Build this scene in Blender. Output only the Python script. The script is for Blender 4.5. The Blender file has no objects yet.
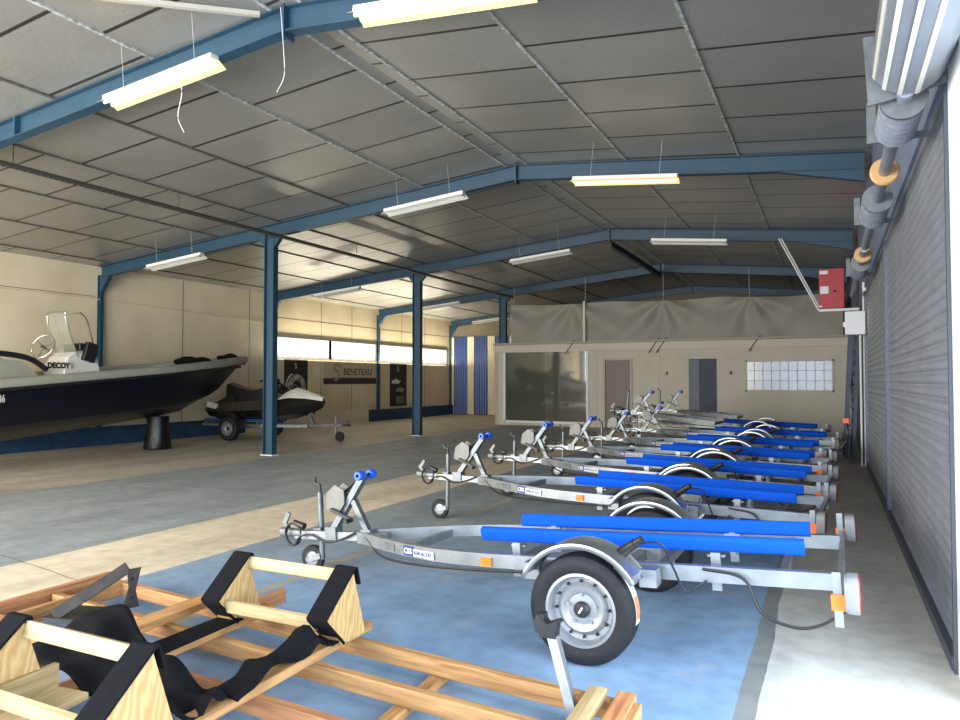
import bpy, bmesh, math, random
from mathutils import Vector as V, Matrix as M
random.seed(7)
D = bpy.data; SC = bpy.context.scene; COL = SC.collection
PI = math.pi
R = math.radians

# ------------------------------------------------------------------ materials
def srgb(r, g, b):
    f = lambda c: (c/255/12.92 if c/255 <= .04045 else ((c/255+.055)/1.055)**2.4)
    return (f(r), f(g), f(b), 1)

def mat(name, c, rough=.6, metal=0.0, var=0.0, vscale=4.0, bump=0.0, bscale=60.0, spec=.5, stretch=None, c2=None, emit=None, es=0.0, trans=0.0, coat=0.0, detail=4):
    m = D.materials.new(name); m.use_nodes = True
    n = m.node_tree.nodes; l = m.node_tree.links; b = n['Principled BSDF']
    b.inputs['Base Color'].default_value = c
    b.inputs['Roughness'].default_value = rough
    b.inputs['Metallic'].default_value = metal
    b.inputs['Specular IOR Level'].default_value = spec
    b.inputs['Transmission Weight'].default_value = trans
    b.inputs['Coat Weight'].default_value = coat
    if emit:
        b.inputs['Emission Color'].default_value = emit; b.inputs['Emission Strength'].default_value = es
    if var or bump or c2:
        tc = n.new('ShaderNodeTexCoord'); mp = n.new('ShaderNodeMapping')
        if stretch: mp.inputs['Scale'].default_value = stretch
        l.new(tc.outputs['Object'], mp.inputs['Vector'])
    if var or c2:
        no = n.new('ShaderNodeTexNoise'); no.inputs['Scale'].default_value = vscale; no.inputs['Detail'].default_value = detail
        l.new(mp.outputs[0], no.inputs['Vector'])
        rp = n.new('ShaderNodeValToRGB')
        rp.color_ramp.elements[0].position = .32; rp.color_ramp.elements[1].position = .68
        if c2 is None:
            rp.color_ramp.elements[0].color = (c[0]*(1-var), c[1]*(1-var), c[2]*(1-var), 1)
            rp.color_ramp.elements[1].color = (min(1, c[0]*(1+var)), min(1, c[1]*(1+var)), min(1, c[2]*(1+var)), 1)
        else:
            rp.color_ramp.elements[0].color = c; rp.color_ramp.elements[1].color = c2
        l.new(no.outputs['Fac'], rp.inputs['Fac']); l.new(rp.outputs['Color'], b.inputs['Base Color'])
    if bump:
        nb = n.new('ShaderNodeTexNoise'); nb.inputs['Scale'].default_value = bscale
        l.new(mp.outputs[0], nb.inputs['Vector'])
        bp = n.new('ShaderNodeBump'); bp.inputs['Strength'].default_value = bump; bp.inputs['Distance'].default_value = .01
        l.new(nb.outputs['Fac'], bp.inputs['Height']); l.new(bp.outputs['Normal'], b.inputs['Normal'])
    return m

galv = mat('galvanised', srgb(142, 146, 148), .4, .7, .16, 9, 0, spec=.5)
galv_d = mat('galvanised_dull', srgb(110, 112, 111), .5, .6, .2, 12)
galv_p = mat('galvanised_post_grey', srgb(112, 117, 120), .45, .7, .2, 12)
alu = mat('aluminium', srgb(176, 178, 178), .3, .85, .08, 5)
bunkblue = mat('bunk_carpet', srgb(8, 76, 192), .9, 0, .12, 90, .5, 220, spec=.15)
rollblue = mat('roller_blue', srgb(20, 75, 190), .4)
rubber = mat('tyre_rubber', srgb(24, 24, 26), .7, 0, .15, 40, .25, 120, spec=.3)
blackp = mat('black_plastic', srgb(22, 22, 24), .45)
cablem = mat('cable_black', srgb(18, 18, 20), .5)
rimm = mat('rim_silver', srgb(150, 152, 155), .4, .55, .05, 6)
dark = mat('hole_dark', srgb(20, 20, 22), .8)
orange = mat('orange_reflector', srgb(255, 110, 20), .35, emit=srgb(255, 110, 20), es=.12)
redm = mat('red_lens', srgb(120, 16, 20), .25)
whitem = mat('white_plate', srgb(225, 226, 226), .5)
navy = mat('navy_plate', srgb(38, 52, 120), .5)
frameblue = mat('steel_blue_paint', srgb(28, 62, 82), .5, 0, .12, 3, .1, 40)
felt = mat('black_felt', srgb(17, 17, 20), .95, 0, .2, 30, .4, 300, spec=.1)
steel_dark = mat('dark_steel', srgb(62, 60, 58), .45, .7, .25, 14)
chrome = mat('chrome', srgb(220, 220, 220), .15, 1)

def wood(name, ca, cb, rough=.7):
    m = D.materials.new(name); m.use_nodes = True
    n = m.node_tree.nodes; l = m.node_tree.links; b = n['Principled BSDF']
    tc = n.new('ShaderNodeTexCoord'); mp = n.new('ShaderNodeMapping'); mp.inputs['Scale'].default_value = (1.6, 22, 22)
    oi = n.new('ShaderNodeObjectInfo'); ad = n.new('ShaderNodeVectorMath'); ad.operation = 'ADD'
    sc = n.new('ShaderNodeVectorMath'); sc.operation = 'SCALE'; sc.inputs['Scale'].default_value = 40
    cx = n.new('ShaderNodeCombineXYZ')
    for i in range(3): l.new(oi.outputs['Random'], cx.inputs[i])
    l.new(cx.outputs[0], sc.inputs[0])
    l.new(tc.outputs['Object'], mp.inputs['Vector']); l.new(mp.outputs[0], ad.inputs[0]); l.new(sc.outputs[0], ad.inputs[1])
    no = n.new('ShaderNodeTexNoise'); no.inputs['Scale'].default_value = 1.4; no.inputs['Detail'].default_value = 7; no.inputs['Distortion'].default_value = .6
    l.new(ad.outputs[0], no.inputs['Vector'])
    rp = n.new('ShaderNodeValToRGB'); rp.color_ramp.elements[0].position = .3; rp.color_ramp.elements[1].position = .66
    rp.color_ramp.elements[0].color = ca; rp.color_ramp.elements[1].color = cb
    l.new(no.outputs['Fac'], rp.inputs['Fac'])
    hv = n.new('ShaderNodeHueSaturation'); ma = n.new('ShaderNodeMapRange')
    ma.inputs['To Min'].default_value = .82; ma.inputs['To Max'].default_value = 1.12
    l.new(oi.outputs['Random'], ma.inputs['Value']); l.new(ma.outputs[0], hv.inputs['Value'])
    l.new(rp.outputs['Color'], hv.inputs['Color']); l.new(hv.outputs['Color'], b.inputs['Base Color'])
    b.inputs['Roughness'].default_value = rough
    return m
lumber = wood('lumber_warm', srgb(140, 94, 50), srgb(202, 152, 96))
lumber_red = wood('lumber_reddish', srgb(146, 88, 50), srgb(196, 136, 88))
lumber_pale = wood('lumber_pale', srgb(158, 130, 86), srgb(200, 174, 126))

def plywood():
    m = D.materials.new('plywood'); m.use_nodes = True
    n = m.node_tree.nodes; l = m.node_tree.links; b = n['Principled BSDF']
    tc = n.new('ShaderNodeTexCoord'); mp = n.new('ShaderNodeMapping'); mp.inputs['Scale'].default_value = (1, 9, 3); mp.inputs['Rotation'].default_value = (R(25), 0, 0)
    l.new(tc.outputs['Object'], mp.inputs['Vector'])
    w = n.new('ShaderNodeTexWave'); w.inputs['Scale'].default_value = 1.1; w.inputs['Distortion'].default_value = 12; w.inputs['Detail'].default_value = 3; w.bands_direction = 'Y'
    l.new(mp.outputs[0], w.inputs['Vector'])
    rp = n.new('ShaderNodeValToRGB'); rp.color_ramp.elements[0].color = srgb(178, 140, 84); rp.color_ramp.elements[1].color = srgb(200, 164, 108)
    l.new(w.outputs['Fac'], rp.inputs['Fac']); l.new(rp.outputs['Color'], b.inputs['Base Color']); b.inputs['Roughness'].default_value = .65
    return m
ply = plywood()

# ------------------------------------------------------------------ mesh builder
class MB:
    def __init__(s): s.bm = bmesh.new(); s.mi = 0
    def _f(s, vs):
        try:
            f = s.bm.faces.new(vs); f.material_index = s.mi; return f
        except ValueError: return None
    def box(s, c, d, rot=None):
        c = V(c); hx, hy, hz = d[0]/2, d[1]/2, d[2]/2
        P = [V((x, y, z)) for x in (-hx, hx) for y in (-hy, hy) for z in (-hz, hz)]
        if rot: P = [rot @ p for p in P]
        v = [s.bm.verts.new(p + c) for p in P]
        for q in ((0, 1, 3, 2), (4, 6, 7, 5), (0, 4, 5, 1), (2, 3, 7, 6), (0, 2, 6, 4), (1, 5, 7, 3)): s._f([v[i] for i in q])
        return s
    def sweep(s, pts, sec, up=(0, 0, 1), closed=False, cap=True):
        pts = [V(p) for p in pts]; up = V(up); rings = []; N = len(pts)
        for i, p in enumerate(pts):
            a = pts[(i-1) % N] if (i or closed) else p; b = pts[(i+1) % N] if (i < N-1 or closed) else p
            d = (b-a).normalized(); lat = d.cross(up)
            if lat.length < 1e-4: lat = d.cross(V((1, 0, .01)))
            lat.normalize(); u = lat.cross(d).normalized()
            k = 1
            if 0 < i < N-1:
                t = (p-a).normalized().dot(d); k = 1/max(.5, t)
            rings.append([s.bm.verts.new(p + lat*x*k + u*y) for x, y in sec])
        m = len(sec)
        for i in range(N if closed else N-1):
            A = rings[i]; B = rings[(i+1) % N]
            for j in range(m): s._f([A[j], A[(j+1) % m], B[(j+1) % m], B[j]])
        if cap and not closed: s._f(rings[0][::-1]); s._f(rings[-1])
        return s
    def bar(s, p0, p1, w, h, up=(0, 0, 1)):
        return s.sweep([p0, p1], [(-w/2, -h/2), (w/2, -h/2), (w/2, h/2), (-w/2, h/2)], up)
    def rect(s, pts, w, h, up=(0, 0, 1)):
        return s.sweep(pts, [(-w/2, -h/2), (w/2, -h/2), (w/2, h/2), (-w/2, h/2)], up)
    def tube(s, pts, r, seg=8, closed=False, up=(0, 0, 1)):
        return s.sweep(pts, [(r*math.cos(2*PI*k/seg), r*math.sin(2*PI*k/seg)) for k in range(seg)], up, closed)
    def ibeam(s, p0, p1, w, h, t=.012, up=(0, 0, 1)):
        for a, b, ww, hh in ((0, h/2-t/2, w, t), (0, -h/2+t/2, w, t), (0, 0, t, h-2*t)):
            s.sweep([p0, p1], [(a-ww/2, b-hh/2), (a+ww/2, b-hh/2), (a+ww/2, b+hh/2), (a-ww/2, b+hh/2)], up)
        return s
    def lathe(s, prof, o=(0, 0, 0), ax=(0, 0, 1), seg=32, a0=0, a1=2*PI):
        o = V(o); ax = V(ax).normalized(); t = V((1, 0, 0)) if abs(ax.x) < .9 else V((0, 0, 1))
        e1 = (t - ax*t.dot(ax)).normalized(); e2 = ax.cross(e1); full = abs(a1-a0-2*PI) < 1e-6
        rings = []
        for k in range(seg if full else seg+1):
            a = a0+(a1-a0)*k/seg
            rings.append([s.bm.verts.new(o + ax*h + (e1*math.cos(a)+e2*math.sin(a))*r) for r, h in prof])
        for k in range(len(rings) if full else len(rings)-1):
            A = rings[k]; B = rings[(k+1) % len(rings)]
            for j in range(len(prof)-1):
                s._f([A[j], A[j+1], B[j+1], B[j]])
        return s
    def cyl(s, p0, p1, r, r1=None, seg=20):
        p0 = V(p0); p1 = V(p1); h = (p1-p0).length
        return s.lathe([(0.0004, 0), (r, 0), (r if r1 is None else r1, h), (.0004, h)], p0, p1-p0, seg)
    def sphere(s, c, r, sc=(1, 1, 1), seg=16, rings=9):
        n0 = len(s.bm.verts)
        prof = [(max(.0004, r*math.sin(PI*i/rings)), -r*math.cos(PI*i/rings)) for i in range(rings+1)]
        s.lathe(prof, (0, 0, 0), (0, 0, 1), seg)
        s.bm.verts.ensure_lookup_table()
        for v in s.bm.verts[n0:]: v.co = V((v.co.x*sc[0], v.co.y*sc[1], v.co.z*sc[2])) + V(c)
        return s
    def prism(s, poly, o, ex, ey, th):
        o = V(o); ex = V(ex).normalized(); ey = V(ey).normalized(); n = ex.cross(ey).normalized()
        A = [s.bm.verts.new(o+ex*x+ey*y-n*th/2) for x, y in poly]; B = [s.bm.verts.new(o+ex*x+ey*y+n*th/2) for x, y in poly]
        m = len(poly); s._f(A[::-1]); s._f(B)
        for j in range(m): s._f([A[j], A[(j+1) % m], B[(j+1) % m], B[j]])
        return s
    def loft(s, secs, closed=True, cap=True):
        rr = [[s.bm.verts.new(V(p)) for p in q] for q in secs]; m = len(rr[0])
        for A, B in zip(rr, rr[1:]):
            for j in range(m if closed else m-1): s._f([A[j], A[(j+1) % m], B[(j+1) % m], B[j]])
        if cap and closed: s._f(rr[0][::-1]); s._f(rr[-1])
        return s
    def quad(s, *p): s._f([s.bm.verts.new(V(q)) for q in p]); return s
    def build(s, name, mats, parent=None, smooth=True, bevel=0, mw=None):
        if bevel: bmesh.ops.bevel(s.bm, geom=list(s.bm.edges), offset=bevel, segments=1, affect='EDGES')
        bmesh.ops.recalc_face_normals(s.bm, faces=s.bm.faces)
        if smooth:
            for f in s.bm.faces: f.smooth = True
            for e in s.bm.edges:
                if len(e.link_faces) == 2 and e.calc_face_angle(0) > .62: e.smooth = False
        me = D.meshes.new(name); s.bm.to_mesh(me); s.bm.free()
        for m in (mats if isinstance(mats, (list, tuple)) else [mats]): me.materials.append(m)
        o = D.objects.new(name, me); COL.objects.link(o)
        if parent: o.parent = parent
        if mw is not None: o.matrix_local = mw
        return o

def tag(o, label=None, cat=None, group=None, kind=None):
    if label: o['label'] = label
    if cat: o['category'] = cat
    if group: o['group'] = group
    if kind: o['kind'] = kind
    return o
def empty(name, loc=(0, 0, 0), rot=(0, 0, 0)):
    o = D.objects.new(name, None); COL.objects.link(o); o.location = loc; o.rotation_euler = rot; o.empty_display_size = .1; return o
def copy_tree(o, parent=None):
    c = o.copy(); COL.objects.link(c); c.parent = parent
    for ch in list(o.children): copy_tree(ch, c)
    return c
def smoothpath(pts, n=6):
    pts = [V(p) for p in pts]; P = [pts[0]*2-pts[1]] + pts + [pts[-1]*2-pts[-2]]; out = []
    for i in range(1, len(P)-2):
        for k in range(n):
            t = k/n; a, b, c, d = P[i-1], P[i], P[i+1], P[i+2]
            out.append(.5*((2*b)+(c-a)*t+(2*a-5*b+4*c-d)*t*t+(3*b-a-3*c+d)*t**3))
    out.append(pts[-1]); return out
def text(name, s, size, m, mw, parent=None, ext=.001, align='LEFT', bold=0.0, sx=1.0):
    cu = D.curves.new(name+'_curve', 'FONT'); cu.body = s; cu.size = size; cu.extrude = ext; cu.align_x = align; cu.offset = bold; cu.resolution_u = 3
    t = D.objects.new(name+'_tmp', cu); COL.objects.link(t)
    me = D.meshes.new_from_object(t.evaluated_get(bpy.context.evaluated_depsgraph_get()))
    D.objects.remove(t); D.curves.remove(cu)
    me.name = name; me.materials.clear(); me.materials.append(m)
    if sx != 1: me.transform(M.Diagonal((sx, 1, 1, 1)))
    o = D.objects.new(name, me); COL.objects.link(o)
    if parent: o.parent = parent
    o.matrix_local = mw; return o
def basis(o, ex, ey):
    ex = V(ex).normalized(); ey = V(ey).normalized(); ez = ex.cross(ey).normalized(); ey = ez.cross(ex)
    m = M.Identity(4)
    for i in range(3): m[i][0] = ex[i]; m[i][1] = ey[i]; m[i][2] = ez[i]; m[i][3] = o[i]
    return m

# ------------------------------------------------------------------ room shell
XL, XR, YB, YF = -15.2, .56, 28.25, -2.5
RIDGE = -4.7
def cz(x): return 5.12-.095*abs(x-RIDGE)

def floor_mat():
    m = D.materials.new('painted_floor'); m.use_nodes = True
    n = m.node_tree.nodes; l = m.node_tree.links; b = n['Principled BSDF']
    tc = n.new('ShaderNodeTexCoord'); sp = n.new('ShaderNodeSeparateXYZ'); l.new(tc.outputs['Object'], sp.inputs[0])
    def noise(scale, det=5, st=None):
        k = n.new('ShaderNodeTexNoise'); k.inputs['Scale'].default_value = scale; k.inputs['Detail'].default_value = det
        if st:
            mp = n.new('ShaderNodeMapping'); mp.inputs['Scale'].default_value = st; l.new(tc.outputs['Object'], mp.inputs[0]); l.new(mp.outputs[0], k.inputs[0])
        else: l.new(tc.outputs['Object'], k.inputs[0])
        return k.outputs['Fac']
    def mth(op, a, bb=None, cl=False):
        k = n.new('ShaderNodeMath'); k.operation = op; k.use_clamp = cl
        for i, v in enumerate((a, bb)):
            if v is None: continue
            if isinstance(v, (int, float)): k.inputs[i].default_value = v
            else: l.new(v, k.inputs[i])
        return k.outputs[0]
    def ramp(fac, st, interp='LINEAR'):
        r = n.new('ShaderNodeValToRGB'); r.color_ramp.interpolation = interp; e = r.color_ramp.elements
        while len(e) < len(st): e.new(.5)
        for i, (p, c) in enumerate(st): e[i].position = p; e[i].color = c
        l.new(fac, r.inputs['Fac']); return r.outputs['Color']
    def mix(f, a, bb, mode='MIX'):
        k = n.new('ShaderNodeMix'); k.data_type = 'RGBA'; k.blend_type = mode
        for i, v in ((0, f), (6, a), (7, bb)):
            if isinstance(v, (int, float)): k.inputs[i].default_value = v
            elif isinstance(v, tuple): k.inputs[i].default_value = v
            else: l.new(v, k.inputs[i])
        return k.outputs[2]
    X, Y = sp.outputs[0], sp.outputs[1]
    wob = mth('MULTIPLY', mth('SUBTRACT', noise(1.3, 6), .5), .06)
    xw = mth('ADD', X, wob)
    fac = mth('DIVIDE', mth('ADD', xw, 20), 24)
    P = lambda x: (x+20)/24
    beige, gblue, cream, blue, strip, white = srgb(202, 192, 172), srgb(158, 164, 164), srgb(236, 218, 188), srgb(138, 168, 200), srgb(138, 140, 138), srgb(214, 212, 204)
    base = ramp(fac, [(0, beige), (P(-9.75), gblue), (P(-6.0), cream), (P(-4.72), blue), (P(-.41), strip), (P(-.34), white)], 'CONSTANT')
    # blue greys with depth and towards the left, white greys with depth
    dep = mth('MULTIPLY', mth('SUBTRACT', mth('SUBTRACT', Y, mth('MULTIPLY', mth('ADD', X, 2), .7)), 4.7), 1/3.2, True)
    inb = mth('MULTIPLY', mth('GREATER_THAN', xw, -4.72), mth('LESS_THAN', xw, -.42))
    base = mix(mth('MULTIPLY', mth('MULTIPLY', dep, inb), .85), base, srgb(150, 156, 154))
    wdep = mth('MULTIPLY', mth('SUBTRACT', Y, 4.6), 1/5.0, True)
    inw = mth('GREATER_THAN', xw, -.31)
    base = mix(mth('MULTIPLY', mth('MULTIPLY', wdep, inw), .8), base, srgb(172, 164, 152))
    # wear streaks along the hall + stains
    st = noise(1.0, 8, (2.2, .5, 1))
    base = mix(.55, base, ramp(st, [(.3, (.55, .55, .55, 1)), (.7, (1.1, 1.1, 1.1, 1))]), 'MULTIPLY')
    sp2 = noise(7.0, 8)
    base = mix(.45, base, ramp(sp2, [(.3, (.6, .58, .54, 1)), (.6, (1.06, 1.06, 1.06, 1))]), 'MULTIPLY')
    bare = mth('MULTIPLY', mth('GREATER_THAN', noise(2.6, 9), .64), mth('LESS_THAN', xw, -.42))
    base = mix(mth('MULTIPLY', bare, .18), base, srgb(190, 180, 158))
    # cracks and old tan marking lines
    def line(axis, pos, w, wobs=.05):
        d = mth('ABSOLUTE', mth('SUBTRACT', mth('ADD', axis, mth('MULTIPLY', mth('SUBTRACT', noise(2.2, 5), .5), wobs)), pos))
        return mth('LESS_THAN', d, w)
    l1 = mth('MULTIPLY', line(X, -3.62, .035), mth('LESS_THAN', Y, 13))
    l2 = mth('MULTIPLY', mth('MULTIPLY', line(mth('SUBTRACT', Y, mth('MULTIPLY', X, .16)), 5.42, .014), inb), .8)
    base = mix(mth('MULTIPLY', mth('MAXIMUM', l1, l2), .85), base, srgb(168, 154, 124))
    c1 = mth('MULTIPLY', line(mth('ADD', Y, mth('MULTIPLY', X, .16)), 2.74, .008, .12), mth('LESS_THAN', X, -4.8))
    c2 = mth('MULTIPLY', line(mth('ADD', Y, mth('MULTIPLY', X, -.02)), 7.6, .008, .16), mth('LESS_THAN', X, -4.7))
    base = mix(mth('MULTIPLY', mth('MAXIMUM', c1, c2), .6), base, srgb(60, 55, 48))
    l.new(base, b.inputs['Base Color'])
    b.inputs['Specular IOR Level'].default_value = .35
    l.new(ramp(noise(3, 5), [(.3, (.42,)*3+(1,)), (.7, (.7,)*3+(1,))]), b.inputs['Roughness'])
    bp = n.new('ShaderNodeBump'); bp.inputs['Strength'].default_value = .12; bp.inputs['Distance'].default_value = .01
    l.new(noise(30, 6), bp.inputs['Height']); l.new(bp.outputs[0], b.inputs['Normal'])
    return m
MB().box(((XL+XR)/2+.4, (YB+YF)/2, -.1), (XR-XL+1.6, YB-YF+.6, .2)).build('floor', floor_mat(), smooth=False)['kind'] = 'structure'

def ceil_mat():
    m = D.materials.new('insulated_ceiling_boards'); m.use_nodes = True
    n = m.node_tree.nodes; l = m.node_tree.links; b = n['Principled BSDF']
    tc = n.new('ShaderNodeTexCoord'); sp = n.new('ShaderNodeSeparateXYZ'); l.new(tc.outputs['Object'], sp.inputs[0])
    def mth(op, a, bb=None, cl=False):
        k = n.new('ShaderNodeMath'); k.operation = op; k.use_clamp = cl
        for i, v in enumerate((a, bb)):
            if v is None: continue
            if isinstance(v, (int, float)): k.inputs[i].default_value = v
            else: l.new(v, k.inputs[i])
        return k.outputs[0]
    X, Y = sp.outputs[0], sp.outputs[1]
    side = mth('GREATER_THAN', X, RIDGE)
    xr = mth('DIVIDE', mth('SUBTRACT', X, -4.5), 1.665); xl = mth('DIVIDE', mth('SUBTRACT', X, -4.87), 1.63)
    col = mth('FLOOR', mth('ADD', mth('MULTIPLY', side, xr), mth('MULTIPLY', mth('SUBTRACT', 1, side), xl)))
    odd = mth('ABSOLUTE', mth('MODULO', col, 2))
    ys = mth('ADD', mth('DIVIDE', mth('SUBTRACT', Y, 6.3), 1.04), mth('MULTIPLY', odd, .5))
    fr = mth('ABSOLUTE', mth('SUBTRACT', mth('FRACT', mth('ADD', ys, 100)), .5))
    seam = mth('GREATER_THAN', fr, .478)
    idx = mth('ADD', mth('MULTIPLY', mth('FLOOR', mth('ADD', ys, .0)), 7.31), mth('MULTIPLY', col, 3.17))
    wn = n.new('ShaderNodeTexWhiteNoise'); wn.noise_dimensions = '1D'; l.new(idx, wn.inputs['W'])
    no = n.new('ShaderNodeTexNoise'); no.inputs['Scale'].default_value = 1.2; no.inputs['Detail'].default_value = 6; l.new(tc.outputs['Object'], no.inputs[0])
    val = mth('ADD', mth('MULTIPLY', wn.outputs['Value'], .16), mth('ADD', .78, mth('MULTIPLY', no.outputs['Fac'], .26)))
    hs = n.new('ShaderNodeHueSaturation'); hs.inputs['Color'].default_value = srgb(168, 166, 160); l.new(val, hs.inputs['Value'])
    mx = n.new('ShaderNodeMix'); mx.data_type = 'RGBA'; l.new(seam, mx.inputs[0]); l.new(hs.outputs[0], mx.inputs[6]); mx.inputs[7].default_value = srgb(62, 58, 52)
    l.new(mx.outputs[2], b.inputs['Base Color'])
    b.inputs['Metallic'].default_value = .5; b.inputs['Roughness'].default_value = .36
    n2 = n.new('ShaderNodeTexNoise'); n2.inputs['Scale'].default_value = 16; n2.inputs['Detail'].default_value = 4; l.new(tc.outputs['Object'], n2.inputs[0])
    bp = n.new('ShaderNodeBump'); bp.inputs['Strength'].default_value = .22; bp.inputs['Distance'].default_value = .02
    l.new(n2.outputs['Fac'], bp.inputs['Height']); l.new(bp.outputs[0], b.inputs['Normal'])
    return m
a = MB()
a.loft([[(x, y, cz(x)+dz) for x, dz in ((XL-.2, 0), (RIDGE, 0), (XR+.4, 0), (XR+.4, .12), (RIDGE, .12), (XL-.2, .12))] for y in (YF-.2, YB+.2)])
ceil = a.build('ceiling', ceil_mat(), smooth=False); ceil['kind'] = 'structure'
seamw = mat('seam_bar_pale', srgb(186, 184, 178), .5, .3, .5, 20); seamd = mat('seam_bar_dark', srgb(92, 88, 80), .6, .2, .4, 20)
for i, x in enumerate((-4.87, -4.5, -2.83, -1.165, -6.5, -8.13, -9.76, -11.4, -13.03, -14.66)):
    o = MB().bar((x, YF, cz(x)-.008), (x, YB, cz(x)-.008), .035 if x > -8 else .045, .022).build('ceiling_seam', seamw if x > -8 else seamd, ceil)

walm = mat('cream_wall', srgb(234, 218, 184), .8, 0, c2=srgb(218, 202, 166), vscale=1.1, bump=.1, bscale=20)
joint = mat('wall_joint', srgb(120, 110, 92), .8)
stain = mat('wall_plain', srgb(212, 196, 164), .8)
# left wall with a window band
w = MB()
ZS, ZT = 2.18, 2.85; YW0, YW1 = 16.9, 27.95
w.box((XL-.1, (YF+YB)/2, ZS/2), (.2, YB-YF, ZS)); w.box((XL-.1, (YF+YB)/2, (ZT+4.2)/2), (.2, YB-YF, 4.2-ZT))
w.box((XL-.1, (YF+YW0)/2, (ZS+ZT)/2), (.2, YW0-YF, ZT-ZS)); w.box((XL-.1, (YW1+YB)/2, (ZS+ZT)/2), (.2, YB-YW1, ZT-ZS))
wl = w.build('wall_left', walm, smooth=False); wl['kind'] = 'structure'
for y in (4.0, 6.4, 8.75, 13.5, 15.9, 19.2, 20.9, 24.2, 26.0):
    for z0, z1 in (((0, ZS), (ZT, 4.1)) if y > YW0 else ((0, 4.1),)):
        MB().box((XL+.002, y, (z0+z1)/2), (.006, .018, z1-z0)).build('panel_joint', joint, wl, False)
for z, y0, y1 in ((3.42, 3, 11), (3.42, 16.9, 28)):
    MB().box((XL+.002, (y0+y1)/2, z), (.005, y1-y0, .015)).build('panel_joint', joint, wl, False)
sm = mat('grime', srgb(150, 138, 114), .9, 0, .2, 3)
MB().tube([(XL+.03, 3, 3.36), (XL+.03, 11.0, 3.36), (XL+.03, 14, 3.28), (XL+.03, 16.6, 3.2)], .012, 6).build('conduit', walm, wl)
def glass_em(name, strength, c=(1, .97, .88, 1)):
    m = D.materials.new(name); m.use_nodes = True
    n = m.node_tree.nodes; l = m.node_tree.links; b = n['Principled BSDF']
    tc = n.new('ShaderNodeTexCoord'); sp = n.new('ShaderNodeSeparateXYZ'); l.new(tc.outputs['Object'], sp.inputs[0])
    no = n.new('ShaderNodeTexNoise'); no.inputs['Scale'].default_value = 1; mp = n.new('ShaderNodeMapping'); mp.inputs['Scale'].default_value = (1, 5, 3)
    l.new(tc.outputs['Object'], mp.inputs[0]); l.new(mp.outputs[0], no.inputs[0])
    # outside seen through ribbed glass: paler sky above, dim shapes low
    mr = n.new('ShaderNodeMapRange'); mr.inputs['From Min'].default_value = -.3; mr.inputs['From Max'].default_value = .12; l.new(sp.outputs[2], mr.inputs['Value'])
    ad = n.new('ShaderNodeMath'); ad.operation = 'ADD'; l.new(mr.outputs[0], ad.inputs[0]); l.new(no.outputs['Fac'], ad.inputs[1])
    rp = n.new('ShaderNodeValToRGB'); rp.color_ramp.elements[0].position = .5; rp.color_ramp.elements[1].position = .95
    rp.color_ramp.elements[0].color = (.38, .37, .32, 1); rp.color_ramp.elements[1].color = c
    l.new(ad.outputs[0], rp.inputs['Fac']); l.new(rp.outputs[0], b.inputs['Emission Color']); b.inputs['Emission Strength'].default_value = strength
    b.inputs['Base Color'].default_value = (.04, .04, .04, 1); b.inputs['Roughness'].default_value = .5
    return m
wgl = glass_em('daylit_ribbed_glass', 1.25)
wfr = mat('window_frame_dark', srgb(70, 66, 58), .6)
for i in range(4):
    y0 = YW0+i*2.7625; y1 = y0+2.7625; c = (XL, (y0+y1)/2, (ZS+ZT)/2)
    f = MB()
    for z in (ZS, ZT): f.box((0, 0, z-c[2]), (.1, y1-y0, .05))
    for y in (y0, y1): f.box((0, y-c[1], 0), (.1, .05, ZT-ZS))
    o = f.build('window_%d' % (i+1), wfr, None, False); o.location = c; o['kind'] = 'structure'
    p = MB().box((-.03, 0, 0), (.02, y1-y0-.04, ZT-ZS-.04)).build('glass_pane', wgl, o, False)
plb = mat('plinth_blue', srgb(30, 62, 92), .7, 0, .3, 5); plc = mat('plinth_cream', srgb(222, 212, 188), .8, 0, .06, 2)
for i, (y0, y1, mm, h) in enumerate(((YF, 15.6, plb, .42), (15.6, 21.7, plc, .45), (21.7, YB, plb, .42))):
    MB().box((XL+.09, (y0+y1)/2, h/2), (.18, y1-y0, h)).build('baseboard_left' if i == 0 else 'trim_%d' % i, mm, None, False)['kind'] = 'structure'

# back wall with a striped sheet door
dkw = mat('back_wall_grey', srgb(120, 110, 92), .85, 0, .1, 2)
MB().box(((XL+XR)/2, YB+.1, 2.6), (XR-XL, .2, 5.2)).build('wall_back', [dkw], None, False)['kind'] = 'structure'
MB().box((-15.1, YB-.02, 1.7), (.22, .05, 3.4)).build('trim_4', walm, None, False)['kind'] = 'structure'
dr = empty('door_1', (-13.6, YB-.03, 0)); dr['kind'] = 'structure'
sbl = mat('sheet_blue', srgb(26, 52, 110), .35, .2, .1, 3); scr = mat('sheet_cream', srgb(232, 216, 178), .45, 0, .05, 3)
xs = [(-14.98, -14.32, 0), (-14.32, -14.0, 1), (-14.0, -13.35, 0), (-13.35, -13.0, 1), (-13.0, -12.3, 0), (-12.3, -12.0, 1), (-12.0, -11.4, 0)]
for x0, x1, k in xs:
    q = MB(); nn = max(2, int((x1-x0)/.055)); pts = []
    for i in range(nn+1): pts.append((x0+(x1-x0)*i/nn+13.6, -.02*(i % 2)))
    q.loft([[(x, y, z) for x, y in pts] for z in (.02, 3.42)], closed=False, cap=False)
    q.build('sheet_panel', scr if k else sbl, dr, False)

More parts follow.
